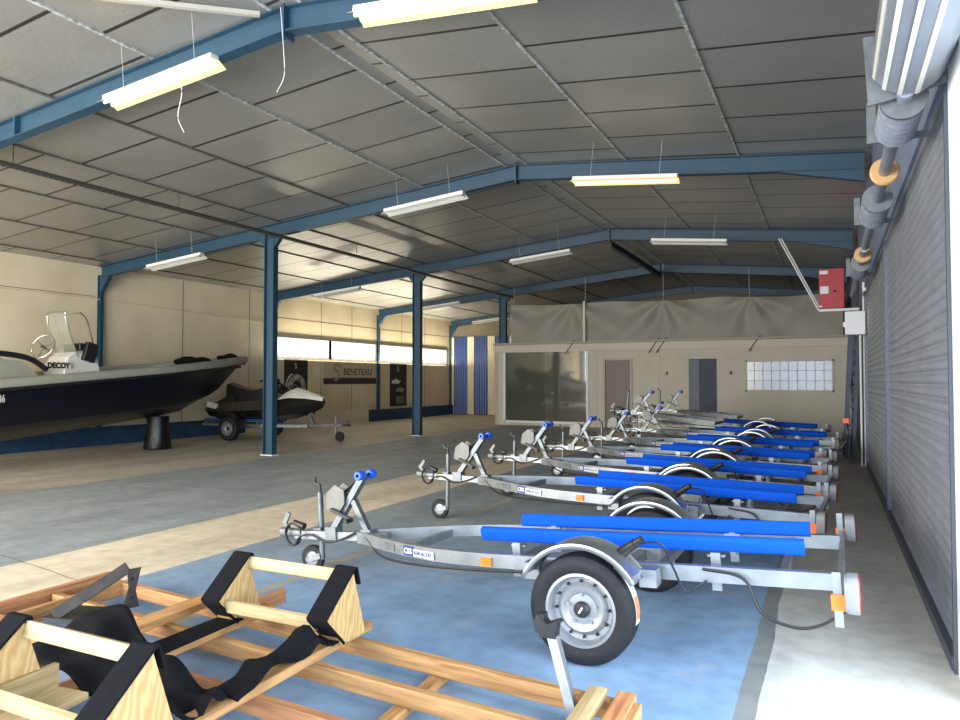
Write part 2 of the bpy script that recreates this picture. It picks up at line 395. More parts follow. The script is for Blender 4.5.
# right wall: pillars, lintel, roller doors
bluew = mat('right_wall', srgb(104, 114, 136), .8, 0, .08, 2)
whitew = mat('white_pillar', srgb(238, 236, 228), .7, 0, .05, 3)
w = MB(); w.box((XR+.15, (YF+YB)/2, 3.95), (.3, YB-YF, 1.7))
w.box((XR+.15, (14.2+YB)/2, 1.55), (.3, YB-14.2, 3.1))
w.build('wall_right', bluew, None, False)['kind'] = 'structure'
MB().box((XR+.15, 4.12, 1.55), (.3, .4, 3.1)).build('trim_5', whitew, None, False)['kind'] = 'structure'
MB().box((XR+.15, -1.2, 1.55), (.3, 2.6, 3.1)).build('trim_6', whitew, None, False)['kind'] = 'structure'
MB().box((XR+.02, 14.25, 1.6), (.1, .14, 3.2)).build('trim_7', whitew, None, False)['kind'] = 'structure'
MB().box((XR-.01, 16.6, 1.45), (.03, 4.4, 2.9)).build('door_4', mat('navy_curtain', srgb(44, 56, 78), .7, 0, .2, 4), None, False)['kind'] = 'structure'
slat = mat('shutter_slat', srgb(150, 154, 162), .45, .45, .12, 3); guide = mat('shutter_guide', srgb(84, 88, 98), .5, .5)
for k, (y0, y1) in enumerate(((4.34, 9.1), (9.1, 14.15))):
    rt = empty('door_%d' % (2+k), (XR, (y0+y1)/2, 0)); rt['kind'] = 'structure'; L = (y1-y0)/2
    q = MB(); pr = []; z = .06
    while z < 3.05:
        for dz, dx in ((0, .0), (.012, -.013), (.035, -.018), (.058, -.013), (.07, 0)): pr.append((dx+.03, z+dz))
        z += .082
    q.loft([[(x, y, zz) for x, zz in pr] for y in (-L+.06, L-.06)], closed=False, cap=False)
    q.build('slat_curtain', slat, rt)
    MB().box((.01, 0, .035), (.06, 2*L-.1, .07)).build('bottom_rail', guide, rt, False)
    for y in (-L+.02, L-.02): MB().box((.015, y, 1.52), (.06, .04, 3.04)).build('guide_rail', guide, rt, False)
# front wall header (the front end stands open behind the camera)
MB().box(((XL+XR)/2, YF-.1, 4.4), (XR-XL, .2, 1.6)).build('wall_front', dkw, None, False)['kind'] = 'structure'
MB().box((-2, 0, -.26), (90, 90, .1)).build('ground', mat('yard', srgb(190, 186, 176), .9, 0, .1, .5), None, False)['kind'] = 'structure'

# ------------------------------------------------------------------ office partition at the far end
YO = 22.3; OX0, OX1 = -10.28, .52
offw = mat('office_wall', srgb(196, 188, 170), .8, 0, .05, 1.5)
holes = [(-9.9, -7.0, .12, 2.47), (-6.42, -5.6, 0, 2.14), (-3.83, -3.02, 0, 2.14), (-2.2, .08, 1.19, 2.06)]
w = MB(); x = OX0
for x0, x1, z0, z1 in holes:
    w.box(((x+x0)/2, YO+.06, 1.35), (x0-x, .12, 2.7))
    w.box(((x0+x1)/2, YO+.06, (z1+2.7)/2), (x1-x0, .12, 2.7-z1))
    if z0 > 0: w.box(((x0+x1)/2, YO+.06, z0/2), (x1-x0, .12, z0))
    x = x1
w.box(((x+OX1)/2, YO+.06, 1.35), (OX1-x, .12, 2.7))
w.box((OX0+.06, (YO+YB)/2, 1.35), (.12, YB-YO, 2.7))
w.box(((OX0+OX1)/2, (YO+YB)/2, 2.68), (OX1-OX0, YB-YO, .08))
wo = w.build('wall_office', offw, None, False); wo['kind'] = 'structure'
MB().box(((OX0+OX1)/2, YO-.05, 2.56), (OX1-OX0, .12, .22)).build('trim_8', mat('fascia', srgb(204, 195, 174), .7), None, False)['kind'] = 'structure'
MB().box(((OX0+OX1)/2, YO-.06, 2.72), (OX1-OX0, .18, .05)).build('trim_9', mat('fascia_top', srgb(170, 160, 140), .7), None, False)['kind'] = 'structure'
for x in (-4.72, -6.72):
    MB().box((x, YO-.005, 1.22), (.03, .02, 2.44)).build('wall_joint_strip', offw, wo, False)
# big dark glazing
tint = mat('tinted_glass', srgb(92, 90, 78), .04, 0, spec=.9)
tint2 = mat('tinted_glass_green', srgb(78, 80, 68), .08, 0, spec=.9)
o = MB()
for z in (.12, 2.47): o.box((-8.45, YO-.0, z), (2.95, .08, .07))
for xx in (-9.9, -7.0): o.box((xx, YO, 1.3), (.07, .08, 2.4))
o = o.build('window_5', whitew, None, False); o['kind'] = 'structure'
MB().box((-9.18, YO+.02, 1.3), (1.42, .02, 2.3)).build('glass_pane', tint2, o, False)
MB().box((-7.75, YO+.03, 1.3), (1.46, .02, 2.3)).build('glass_pane', tint, o, False)
# plain grey-brown door
o = MB().box((-6.01, YO+.05, 1.07), (.8, .05, 2.12)).build('door_5', mat('taupe_door', srgb(124, 112, 104), .6), None, False); o['kind'] = 'structure'
fr = MB()
for xx in (-6.44, -5.58): fr.box((xx, YO-.01, 1.07), (.06, .06, 2.14))
fr.box((-6.01, YO-.01, 2.16), (.92, .06, .06)); fr.build('door_frame', mat('frame_taupe', srgb(176, 164, 142), .6), o, False)
o = MB().box((-3.28, YO+.06, 1.07), (.52, .05, 2.12)).build('door_6', mat('navy_door', srgb(36, 46, 64), .6), None, False); o['kind'] = 'structure'
MB().box((-3.68, YO+.05, 1.07), (.28, .04, 2.12)).build('side_panel', mat('navy_strip', srgb(62, 70, 88), .5), o, False)
for xx in (-3.8, -3.66, -3.55): MB().box((xx, YO+.015, 1.07), (.02, .02, 2.12)).build('strip_edge', mat('strip_grey', srgb(120, 124, 130), .5), o, False)
# glass-block window
blk = MB(); o = MB()
for z in (1.19, 2.06): o.box((-1.06, YO-.005, z), (2.34, .05, .05))
for xx in (-2.2, .08): o.box((xx, YO-.005, 1.62), (.05, .05, .92))
for i in range(1, 10): o.box((-2.2+i*.228, YO+.01, 1.62), (.018, .03, .87))
for i in range(1, 3): o.box((-1.06, YO+.01, 1.19+i*.29), (2.28, .03, .018))
o = o.build('window_6', offw, None, False); o['kind'] = 'structure'
gbm = D.materials.new('glass_blocks'); gbm.use_nodes = True
_n = gbm.node_tree.nodes; _l = gbm.node_tree.links; _b = _n['Principled BSDF']
_t = _n.new('ShaderNodeTexCoord'); _s = _n.new('ShaderNodeSeparateXYZ'); _l.new(_t.outputs['Object'], _s.inputs[0])
_m = _n.new('ShaderNodeMapRange'); _m.inputs['From Min'].default_value = -1.6; _m.inputs['From Max'].default_value = -.1; _l.new(_s.outputs[0], _m.inputs['Value'])
_r = _n.new('ShaderNodeValToRGB'); _r.color_ramp.elements[0].color = srgb(118, 116, 108); _r.color_ramp.elements[1].color = srgb(206, 210, 214); _l.new(_m.outputs[0], _r.inputs['Fac'])
_l.new(_r.outputs[0], _b.inputs['Base Color']); _l.new(_r.outputs[0], _b.inputs['Emission Color']); _b.inputs['Emission Strength'].default_value = .03; _b.inputs['Roughness'].default_value = .15
MB().box((-1.06, YO+.03, 1.62), (2.28, .03, .87)).build('glass_block_panel', gbm, o, False)
# little fittings on the office wall
for xx, lb in ((-4.48, 'small dark hook on office wall left of the navy door'), (-2.62, 'small dark hook on office wall right of the navy door')):
    q = MB(); q.box((0, 0, 0), (.06, .02, .09)); q.tube([(0, -.01, -.03), (0, -.06, -.05), (0, -.07, .0)], .012, 6)
    h = q.build('wall_hook', blackp); h.location = (xx, YO-.011, 1.72); tag(h, lb, 'hook', 'hooks on the office wall')
for xx, lb in ((-7.55, 'thin dark rod slanting across the fascia above the dark office window'), (-4.85, 'left of two close dark rods slanting across the office fascia'), (-4.62, 'right of two close dark rods slanting across the office fascia'), (-1.95, 'thin dark rod slanting across the fascia above the glass blocks')):
    q = MB().tube([(-.16, 0, -.26), (.16, 0, .2)], .015, 6).build('fascia_rod', blackp)
    q.location = (xx, YO-.115, 2.6); tag(q, lb, 'rod', 'rods on the office fascia')

# tarpaulin above the office
q = MB(); rows = []
for j in range(25):
    row = []
    for i in range(241):
        u = i/240; v = j/24; xx = -9.75+10.1*u
        top = 4.06-.1*u+.0*math.sin(u*9)-.10*abs(math.sin(u*PI*3.0))*.6
        z = top+(2.76-top)*v
        y = .03*math.sin(u*60+v*7)*(1-.3*v)+.03*math.sin(u*23-v*5)
        for hx in (-.05, .215, .51, .76, 1.05):
            dx = (u-hx)*10; rr_ = math.hypot(dx, v*1.3+.05); an = math.atan2(dx, v*1.3+.05)
            y += .1*math.sin(an*7+hx*20)*math.exp(-(rr_/1.6)**2)*min(1, rr_*1.5)
        row.append((xx, YO+.12+y*.8, z))
    rows.append(row)
q.loft(rows, closed=False, cap=False)
tarp = q.build('tarpaulin', mat('grey_tarpaulin', srgb(146, 140, 128), .6, 0, .06, 2))
tag(tarp, 'wide grey tarpaulin hung in folds above the white office wall', 'tarpaulin')
q = MB()
for xx in (-7.1,): q.box((xx, YO-.02, 3.4), (.07, .02, 1.3))
q.build('pale_strip', mat('pale_strip', srgb(214, 206, 190), .6), tarp, False)
for xx in (-9.6, -7.1, -4.6, -2.1, -.2): MB().tube([(xx, YO+.12, cz(xx)-.02), (xx, YO+.12, 3.95)], .004, 5).build('hanging_rope', whitem, tarp)

# ------------------------------------------------------------------ steel portal frames
fl = {5.4: 'blue steel portal frame nearest the camera, carrying two lit lamps', 11.1: 'blue steel portal frame second from camera, its column beside the jet ski',
      16.8: 'blue steel portal frame third from camera, its column before the wall banners', 22.5: 'blue steel portal frame above the tarpaulin and office front', 28.2: 'blue steel portal frame farthest away, against the back wall'}
for Y, lb in fl.items():
    rt = empty('portal_frame', (RIDGE, Y, 0)); tag(rt, lb, 'steel frame', 'portal frames of the hall')
    P = lambda x, d=.14: V((x-RIDGE, 0, cz(x)-d))
    def raf(x0, x1, h0=.25):
        MB().ibeam(P(x0), P(x1), .14, h0).build('rafter', frameblue, rt)
    raf(RIDGE, XR-.1); raf(RIDGE, -10.0); raf(-10.0, XL+.08)
    MB().box((0, 0, cz(RIDGE)-.16), (.025, .16, .32)).build('ridge_plate', frameblue, rt)
    MB().ibeam((-10.05-RIDGE, 0, 0.0), (-10.05-RIDGE, 0, cz(-10.05)-.2), .14, .24, .014, up=(1, 0, 0)).build('column', frameblue, rt)
    q = MB(); q.box((-10.05-RIDGE, 0, cz(-10.05)-.2), (.3, .17, .02)); q.build('cap_plate', frameblue, rt)
    MB().box((-10.05-RIDGE, 0, .008), (.3, .2, .016)).build('base_plate', whitem, rt)
    for s in (-1, 1):
        z = cz(-10.05)-.26
        MB().prism([(0, 0), (.17, .0 if s > 0 else -.02), (0, -.2)], (-10.05-RIDGE+s*.12, 0, z), (s, 0, 0), (0, 0, 1), .1).build('haunch', frameblue, rt, False)
    MB().ibeam((XL+.05-RIDGE, 0, 0), (XL+.05-RIDGE, 0, cz(XL)-.2), .09, .1, .012, up=(1, 0, 0)).build('wall_column', frameblue, rt)
    MB().prism([(0, 0), (.3, 0.03), (0, -.36)], (XL+.1-RIDGE, 0, cz(XL)-.25), (1, 0, 0), (0, 0, 1), .1).build('haunch', frameblue, rt, False)
    MB().prism([(0, 0), (-1.1, .1), (0, -.16)], (XR-.1-RIDGE, 0, cz(XR)-.255), (1, 0, 0), (0, 0, 1), .1).build('haunch', frameblue, rt, False)
    if Y in (5.4,):
        MB().box((-8.9-RIDGE, -.0, cz(-8.9)-.14), (.03, .15, .23)).build('stiffener', frameblue, rt, False)

q = MB().ibeam((RIDGE, 16.9, cz(RIDGE)-.36), (RIDGE, 22.4, cz(RIDGE)-.36), .1, .14).build('ridge_beam', mat('ridge_dark_blue', srgb(30, 48, 62), .6)); tag(q, 'dark steel beam running along under the ridge toward the tarpaulin', 'beam')
# cable tray under the valley line
tr = empty('cable_tray', (-9.69, 2.5, 4.3)); tag(tr, 'dark perforated cable tray hung along the row of blue columns', 'cable tray')
q = MB()
for dx in (-.045, .045): q.box((dx, 10, .02), (.006, 20, .05))
for i in range(220): q.box((0, i*.0909+.05, 0), (.09, .045, .006))
q.build('tray', mat('tray_dark', srgb(70, 66, 58), .6, .3), tr, False)
MB().tube([(0, 0, .02), (.01, 10, .025), (0, 20, .02)], .018, 6).build('cable', cablem, tr)
for y in (3.3, 6.0, 11, 14, 17): MB().tube([(0, y, .02), (0, y, cz(-9.69)-4.3)], .005, 5).build('hanger_wire', dark, tr)

# white pole fixed below the ceiling
p0, p1 = V((-6.75, 3.33, 4.85)), V((-4.85, 5.17, 4.97))
q = MB().rect([p0, p1], .05, .04).build('ceiling_pole', mat('pole_grey', srgb(176, 170, 156), .6)); tag(q, 'pale grey pole slung under ceiling, ending at nearest frame ridge', 'pole')
for a_, b_, lb in ((V((-4.62, 5.2, 5.0)), [(.0, 0, 0), (.04, .0, -.4), (.05, .0, -.66), (-.01, -.03, -.82)], 'thin pale wire dangling from the ridge of the nearest frame'),):
    q = MB().tube(smoothpath([a_+V(t) for t in b_]), .0035, 5).build('dangling_wire', whitem); tag(q, lb, 'wire')

# ------------------------------------------------------------------ fluorescent lamps
hous = mat('lamp_housing', srgb(222, 220, 210), .5)
tube_on = mat('tube_lit', (1, .9, .62, 1), .4, emit=(1, .9, .62, 1), es=2.5)
refl_on = mat('reflector_lit', srgb(232, 205, 130), .4, emit=(1, .72, .28, 1), es=.3)
tube_off = mat('tube_dim', srgb(236, 236, 230), .3)
lamps = [(-5.95, 4.95, 1, 'lit twin-tube lamp left of ridge before the nearest frame, loose wire below', 0), (-2.65, 4.72, 1, 'lit twin-tube lamp right of ridge at the top edge', 0),
         (-2.62, 10.1, 1, 'lit twin-tube lamp right of ridge before the second frame', 0), (-6.05, 10.3, 0, 'unlit white lamp left of ridge before the second frame', 0),
         (-11.85, 10.3, 0, 'unlit white lamp high above the black boat', 0), (-6.15, 15.9, 0, 'unlit white lamp left of ridge before the third frame', 0),
         (-2.6, 15.2, 0, 'unlit white lamp right of ridge before the third frame', 0), (-11.95, 15.75, 0, 'unlit lamp over the jet ski before the third frame', 0),
         (-11.45, 20.5, 0, 'unlit lamp over the left bay before the fourth frame', 0), (-12.0, 25.6, 0, 'unlit lamp farthest back near the striped door', 0)]
for x, y, on, lb, _ in lamps:
    s = 1 if x < RIDGE else -1
    rt = empty('fluorescent_lamp', (x, y, cz(x)-.56), (0, -math.atan(.095)*s, 0)); tag(rt, lb, 'lamp', 'fluorescent lamps under the ceiling')
    q = MB(); q.loft([[(xx, -.05, .05), (xx, .05, .05), (xx, .05, .0), (xx, -.05, .0)] for xx in (-.76, .76)]); q.build('housing', hous, rt, False)
    q = MB(); q.loft([[(xx, yy, zz) for yy, zz in ((-.13, -.05), (-.045, .004), (.045, .004), (.13, -.05))] for xx in (-.77, .77)], closed=False, cap=False)
    q.build('reflector', refl_on if on else hous, rt, False)
    for yy in (-.045, .045): MB().cyl((-.74, yy, -.03), (.74, yy, -.03), .014, seg=10).build('tube', tube_on if on else tube_off, rt)
    for xx in (-.5, .5): MB().tube([(xx, 0, .05), (xx, 0, .56-.0)], .0016, 5).build('hanger_wire', hous, rt)
    if lb.endswith('loose wire below'):
        MB().tube(smoothpath([(.28, 0, -.01), (.31, .0, -.2), (.24, 0, -.42), (.31, 0, -.6)]), .004, 5).build('pull_wire', whitem, rt)

# ------------------------------------------------------------------ shutter gear on the right wall
orang_d = mat('drum_tan', srgb(196, 150, 96), .5, .1, .1, 6); gearm = mat('gear_grey', srgb(146, 150, 160), .5, .5, .15, 6)
ZA, XA = 2.97, .37
rt = empty('rolled_shutter', (XA+.02, .1, ZA+.15)); tag(rt, 'rolled-up roller shutter curtain, big grey barrel at top right', 'roller shutter')
q = MB(); pr = []
for k in range(14):
    a0 = 2*PI*k/14
    pr += [(.175*math.cos(a0+t), .175*math.sin(a0+t)) for t in (.05, .4)]
q.loft([[(x, y, z) for x, z in pr] for y in (.3, 4.14)]); q.build('curtain_roll', mat('roll_slats', srgb(128, 132, 140), .45, .3, .06, 4), rt, False)
strp = mat('roll_stripe', srgb(200, 196, 182), .5)
for k in (8, 9, 10, 11):
    a0 = 2*PI*k/14; MB().bar((.175*math.cos(a0-.06), .3, .175*math.sin(a0-.06)), (.175*math.cos(a0-.06), 4.14, .175*math.sin(a0-.06)), .022, .012, up=(math.cos(a0), 0, math.sin(a0))).build('slat_joint', strp, rt, False)
MB().prism([(-.21, .18), (-.19, -.19), (.05, -.15), (.19, -.12), (.19, -.05), (.05, -.09), (-.05, -.12), (-.13, -.05), (-.16, .18)], (0, 4.2, 0), (1, 0, 0), (0, 0, 1), .02).build('end_bracket', galv_d, rt, False)
def gear(y0, y1, drums, springs, lb):
    rt = empty('shutter_shaft', (XA, y0, ZA)); tag(rt, lb, 'shaft', 'shutter shafts along the right wall')
    MB().cyl((0, 0, 0), (0, y1-y0, 0), .04, seg=16).build('shaft', gearm, rt)
    for y in drums:
        MB().lathe([(.042, -.025), (.085, -.025), (.095, -.017), (.085, -.01), (.085, .01), (.095, .017), (.085, .025), (.042, .025)], (0, y-y0, 0), (0, 1, 0), 24).build('drum', orang_d, rt)
    for y, l_ in springs:
        pts = [(.09*math.cos(t*.628), y-y0+l_*t/60, .09*math.sin(t*.628)) for t in range(61)]
        MB().tube(pts, .024, 6, up=(0, 1, .01)).build('spring', gearm, rt)
        MB().lathe([(.04, 0), (.115, 0), (.115, .03), (.04, .03)], (0, y-y0-.05, 0), (0, 1, 0), 20).build('end_disc', galv_d, rt)
        MB().prism([(-.15, .2), (-.15, -.05), (.19, -.05), (.19, -.01), (-.1, -.01), (-.1, .2)], (0, y-y0+l_+.05, 0), (1, 0, 0), (0, 0, 1), .015).build('bracket', galv_d, rt, False)
gear(4.25, 9.05, (5.85,), ((4.4, .5), (6.75, .7)), 'nearest shutter shaft with coil springs and a tan drum, beside rolled curtain')
gear(9.2, 14.1, (9.6,), ((10.3, .8),), 'farther shutter shaft with tan drum above the second closed shutter')
# red cabinet on its white strut, white cabinet
rt = empty('red_cabinet', (.05, 16.3, 3.35)); tag(rt, 'red electrical cabinet held on a white strut below the ceiling', 'cabinet')
MB().box((0, 0, 0), (.46, .25, .8)).build('body', mat('cabinet_red', srgb(176, 44, 52), .5), rt, False, bevel=.006)
for dx, dz, w_, h_ in ((-.14, .33, .15, .07), (-.13, -.03, .15, .15), (-.2, -.36, .05, .03)): MB().box((dx, -.128, dz), (w_, .004, h_)).build('white_sticker', whitem, rt, False)
MB().cyl((.06, -.125, -.06), (.06, -.15, -.06), .025).build('lock', dark, rt)
q = MB(); q.rect([(-.24, 0, -.43), (.5, 0, -.43)], .05, .05); q.build('strut', whitem, rt, False)
q = MB(); q.tube([(-.24, -.02, -.43), (-1.0, .35, 1.18)], .016, 8); q.tube([(-.2, .02, -.43), (-.95, .38, 1.18)], .016, 8); q.build('diagonal_strut', whitem, rt)
rt = empty('white_cabinet', (.4, 14.0, 2.47)); tag(rt, 'white junction box on the right wall below the red cabinet', 'junction box')
MB().box((0, 0, 0), (.31, .3, .4)).build('body', whitem, rt, False, bevel=.008)
MB().box((-.17, -.05, -.02), (.03, .08, .08)).build('switch', hous, rt, False)
q = MB(); q.tube([(.08, .05, -.2), (.08, .05, -2.46)], .018, 8); q.build('conduit', hous, rt)

# dark folded rack leaning beyond the shutters, with an orange lamp
rt = empty('leaning_rack', (.2, 15.4, 0)); tag(rt, 'dark lattice boat rack leaning upright at the end of the shutters', 'rack')
rk = mat('rack_dark', srgb(58, 62, 74), .5, .4, .2, 5)
for y_ in (0, .55):
    for dx in (.06, .18): MB().bar((dx-.04*y_, y_, .0), (dx+.13-.04*y_, y_, 2.55), .06, .07, up=(0, 1, 0)).build('rail', rk, rt, False)
for i in range(13):
    z = .25+i*.18; o_ = .06+.13*z/2.55
    MB().bar((o_, 0, z), (o_+.12, 0, z+.05), .03, .03, up=(0, 1, 0)).build('rung', rk, rt, False)
for i in range(10): MB().bar((.07+.012*i, .02, .1+i*.23), (.1+.012*i, .53, .3+i*.23), .03, .03).build('brace', rk, rt, False)
MB().box((.06, -.05, .72), (.1, .05, .09)).build('orange_lamp', orange, rt, False)
MB().tube([(.08, -.06, .68), (.08, -.06, .36), (-.05, -.06, .16), (-.4, -.06, .14)], .03, 8).build('bent_tube', galv, rt)

# ------------------------------------------------------------------ posters on the left wall
def poster(name, y0, y1, z0, z1, m, label, cat, group=None):
    rt = empty(name, (XL+.012, (y0+y1)/2, (z0+z1)/2)); tag(rt, label, cat, group)
    MB().box((0, 0, 0), (.012, y1-y0, z1-z0)).build('panel', m, rt, False); return rt
def pm(y, z, x=.0075): return basis((x, y, z), (0, 1, 0), (0, 0, 1))
blk_p = mat('poster_black', srgb(26, 24, 24), .5); gry = mat('print_grey', srgb(150, 140, 118), .6); wht = mat('print_white', srgb(226, 222, 210), .6); redp = mat('print_red', srgb(120, 36, 36), .6)
bann = mat('banner_cream', srgb(196, 182, 152), .7); bdark = mat('banner_dark', srgb(48, 42, 40), .6); ink = mat('ink_dark', srgb(50, 46, 44), .6)
swirl = mat('swirl_white', srgb(206, 202, 190), .6, 0, c2=srgb(70, 68, 64), vscale=9)
p = poster('wall_poster', 17.4, 18.5, .75, 2.15, blk_p, 'black poster with pale swirling ring, on wall behind the jet ski', 'poster', 'hanging posters on the left wall')
MB().lathe([(.24, 0), (.44, 0)], (.0075, .02, -.2), (1, 0, 0), 40).build('swirl', swirl, p)
MB().lathe([(.46, .0), (.51, .0)], (.0078, .0, -.2), (1, 0, 0), 40, .4, 4.4).build('swirl', wht, p)
MB().sphere((.0, .1, -.25), .2, (.02, 1, .6)).build('red_splash', redp, p)
text('symbol', 'S', .25, wht, pm(-.08, .42), p)
p = poster('banner', 19.3, 22.4, 1.36, 2.14, bann, 'long cream banner with dark lettering and grey sea horse emblem', 'banner')
MB().box((.0075, 0, -.28), (.003, 3.1, .2)).build('dark_stripe', bdark, p, False); MB().box((.0085, .2, -.17), (.003, 2.6, .03)).build('red_line', redp, p, False)
text('lettering', 'BENETEAU', .32, ink, pm(-.45, -.06, .009), p, bold=.004, sx=1.12)
q = MB(); q.tube(smoothpath([(0, -.72, .3), (0, -.92, .28), (0, -.95, .12), (0, -.75, .04), (0, -.72, -.12), (0, -.85, -.24), (0, -1.0, -.2)]), .045, 6, up=(1, 0, 0))
q.prism([(-.72, .3), (-.5, .22), (-.7, .18)], (0, 0, 0), (0, 1, 0), (0, 0, 1), .02); e = q.build('emblem', gry, p); e.scale = (.12, 1, 1); e.location.x = .012
p = poster('wall_poster', 23.35, 24.55, .5, 2.2, blk_p, 'tall black poster with two small pale craft, on wall right of the banner', 'poster', 'hanging posters on the left wall')
text('symbol', 'S', .3, wht, pm(-.1, .5), p); text('lettering', 'JET SKI', .2, gry, pm(-.42, -.72), p) if False else None
for y, z in ((-.2, .1), (.1, -.22)):
    q = MB(); q.prism([(-.28, -.06), (.2, -.09), (.36, .04), (.12, .06), (.02, .14), (-.06, .07), (-.26, .05)], (.0075, y, z), (0, 1, 0), (0, 0, 1), .004); q.build('craft_print', wht if z > 0 else gry, p, False)
for k in range(5): MB().box((.0075, .12-.0*k, -.5-.06*k), (.003, .6-.05*(k % 2), .03)).build('text_line', gry, p, False)
p = poster('wall_poster', 25.1, 25.75, .55, 2.15, mat('poster_green', srgb(34, 84, 66), .6), 'narrow green poster half hidden behind the far blue column', 'poster', 'hanging posters on the left wall')

# ------------------------------------------------------------------ boat trailers
WR = .285
def wheel_parts(root, name, y, side, sticker=False, x=0, R_=WR, rimr=.185, wd=.165):
    w = empty(name, (x, y, R_)); w.parent = root
    ax = (0, side, 0); k = R_/.285
    h = wd/2
    prof = [(rimr, -h*.75), (rimr+.02*k, -h*.95), (rimr+.05*k, -h), (R_-.03*k, -h*.97), (R_-.008*k, -h*.8), (R_, -h*.55), (R_, -h*.2), (R_-.006, -h*.17), (R_-.006, -h*.1), (R_, -h*.07), (R_, h*.07), (R_-.006, h*.1), (R_-.006, h*.17), (R_, h*.2), (R_, h*.55), (R_-.008*k, h*.8), (R_-.03*k, h*.97), (rimr+.05*k, h), (rimr+.02*k, h*.95), (rimr, h*.75)]
    MB().lathe(prof, (0, 0, 0), ax, 48).build('tyre', rubber, w)
    q = MB(); q.lathe([(rimr+.006, h*.82), (rimr-.008, h*.84), (rimr-.018, h*.6), (rimr-.022, h*.2), (rimr-.045, h*.18), (rimr*.62, h*.5), (rimr*.5, h*.46), (rimr*.42, h*.34), (rimr*.3, h*.36), (.0005, h*.36)], (0, 0, 0), ax, 40)
    q.lathe([(rimr, -h*.8), (rimr-.02, -h*.7), (rimr-.022, h*.2)], (0, 0, 0), ax, 40)
    q.mi = 1
    for i in range(12):
        a = 2*PI*i/12; r = rimr*.78; c = V((r*math.cos(a), side*h*.36, r*math.sin(a)))
        q.cyl(c-V((0, side*.02, 0)), c+V((0, side*.004, 0)), .0075*k, seg=8)
    q.mi = 0
    for i in range(5):
        a = 2*PI*i/5+.3; c = V((rimr*.42*math.cos(a), side*h*.34, rimr*.42*math.sin(a)))
        q.cyl(c, c+V((0, side*.018, 0)), .011*k, seg=6)
    q.build('rim', [rimm, dark], w)
    MB().lathe([(.042*k, 0), (.042*k, .022), (.034*k, .03), (.0005, .032)], (0, side*h*.34, 0), ax, 20).build('hub_cap', blackp, w)
    if R_ == WR: MB().box((.0, side*(h*.34+.0325), 0), (.036, .001, .009), M.Rotation(R(-55), 3, 'Y')).build('hub_mark', whitem, w, False)
    if sticker:
        # paper label on the tread
        q = MB(); rr = R_+.0015; rows = [[(rr*math.cos(a), yy, rr*math.sin(a)) for a in [R(-12+3*i) for i in range(22)]] for yy in (-h*.42, h*.42)]
        q.loft(rows, closed=False, cap=False); q.build('tread_label', whitem, w)
        q = MB(); rows = [[((rr+.001)*math.cos(a), yy, (rr+.001)*math.sin(a)) for a in [R(-8+3*i) for i in range(9)]] for yy in (-h*.36, h*.36)]
        q.loft(rows, closed=False, cap=False); q.build('tread_label_band', mat('label_orange', srgb(226, 120, 70), .6), w)
    return w

def rounded(w, h, r, n=3):
    out = []
    for cx, cy, a0 in ((w/2-r, h/2-r, 0), (-w/2+r, h/2-r, PI/2), (-w/2+r, -h/2+r, PI), (w/2-r, -h/2+r, 1.5*PI)):
        for i in range(n+1): a = a0+PI/2*i/n; out.append((cx+r*math.cos(a), cy+r*math.sin(a)))
    return out

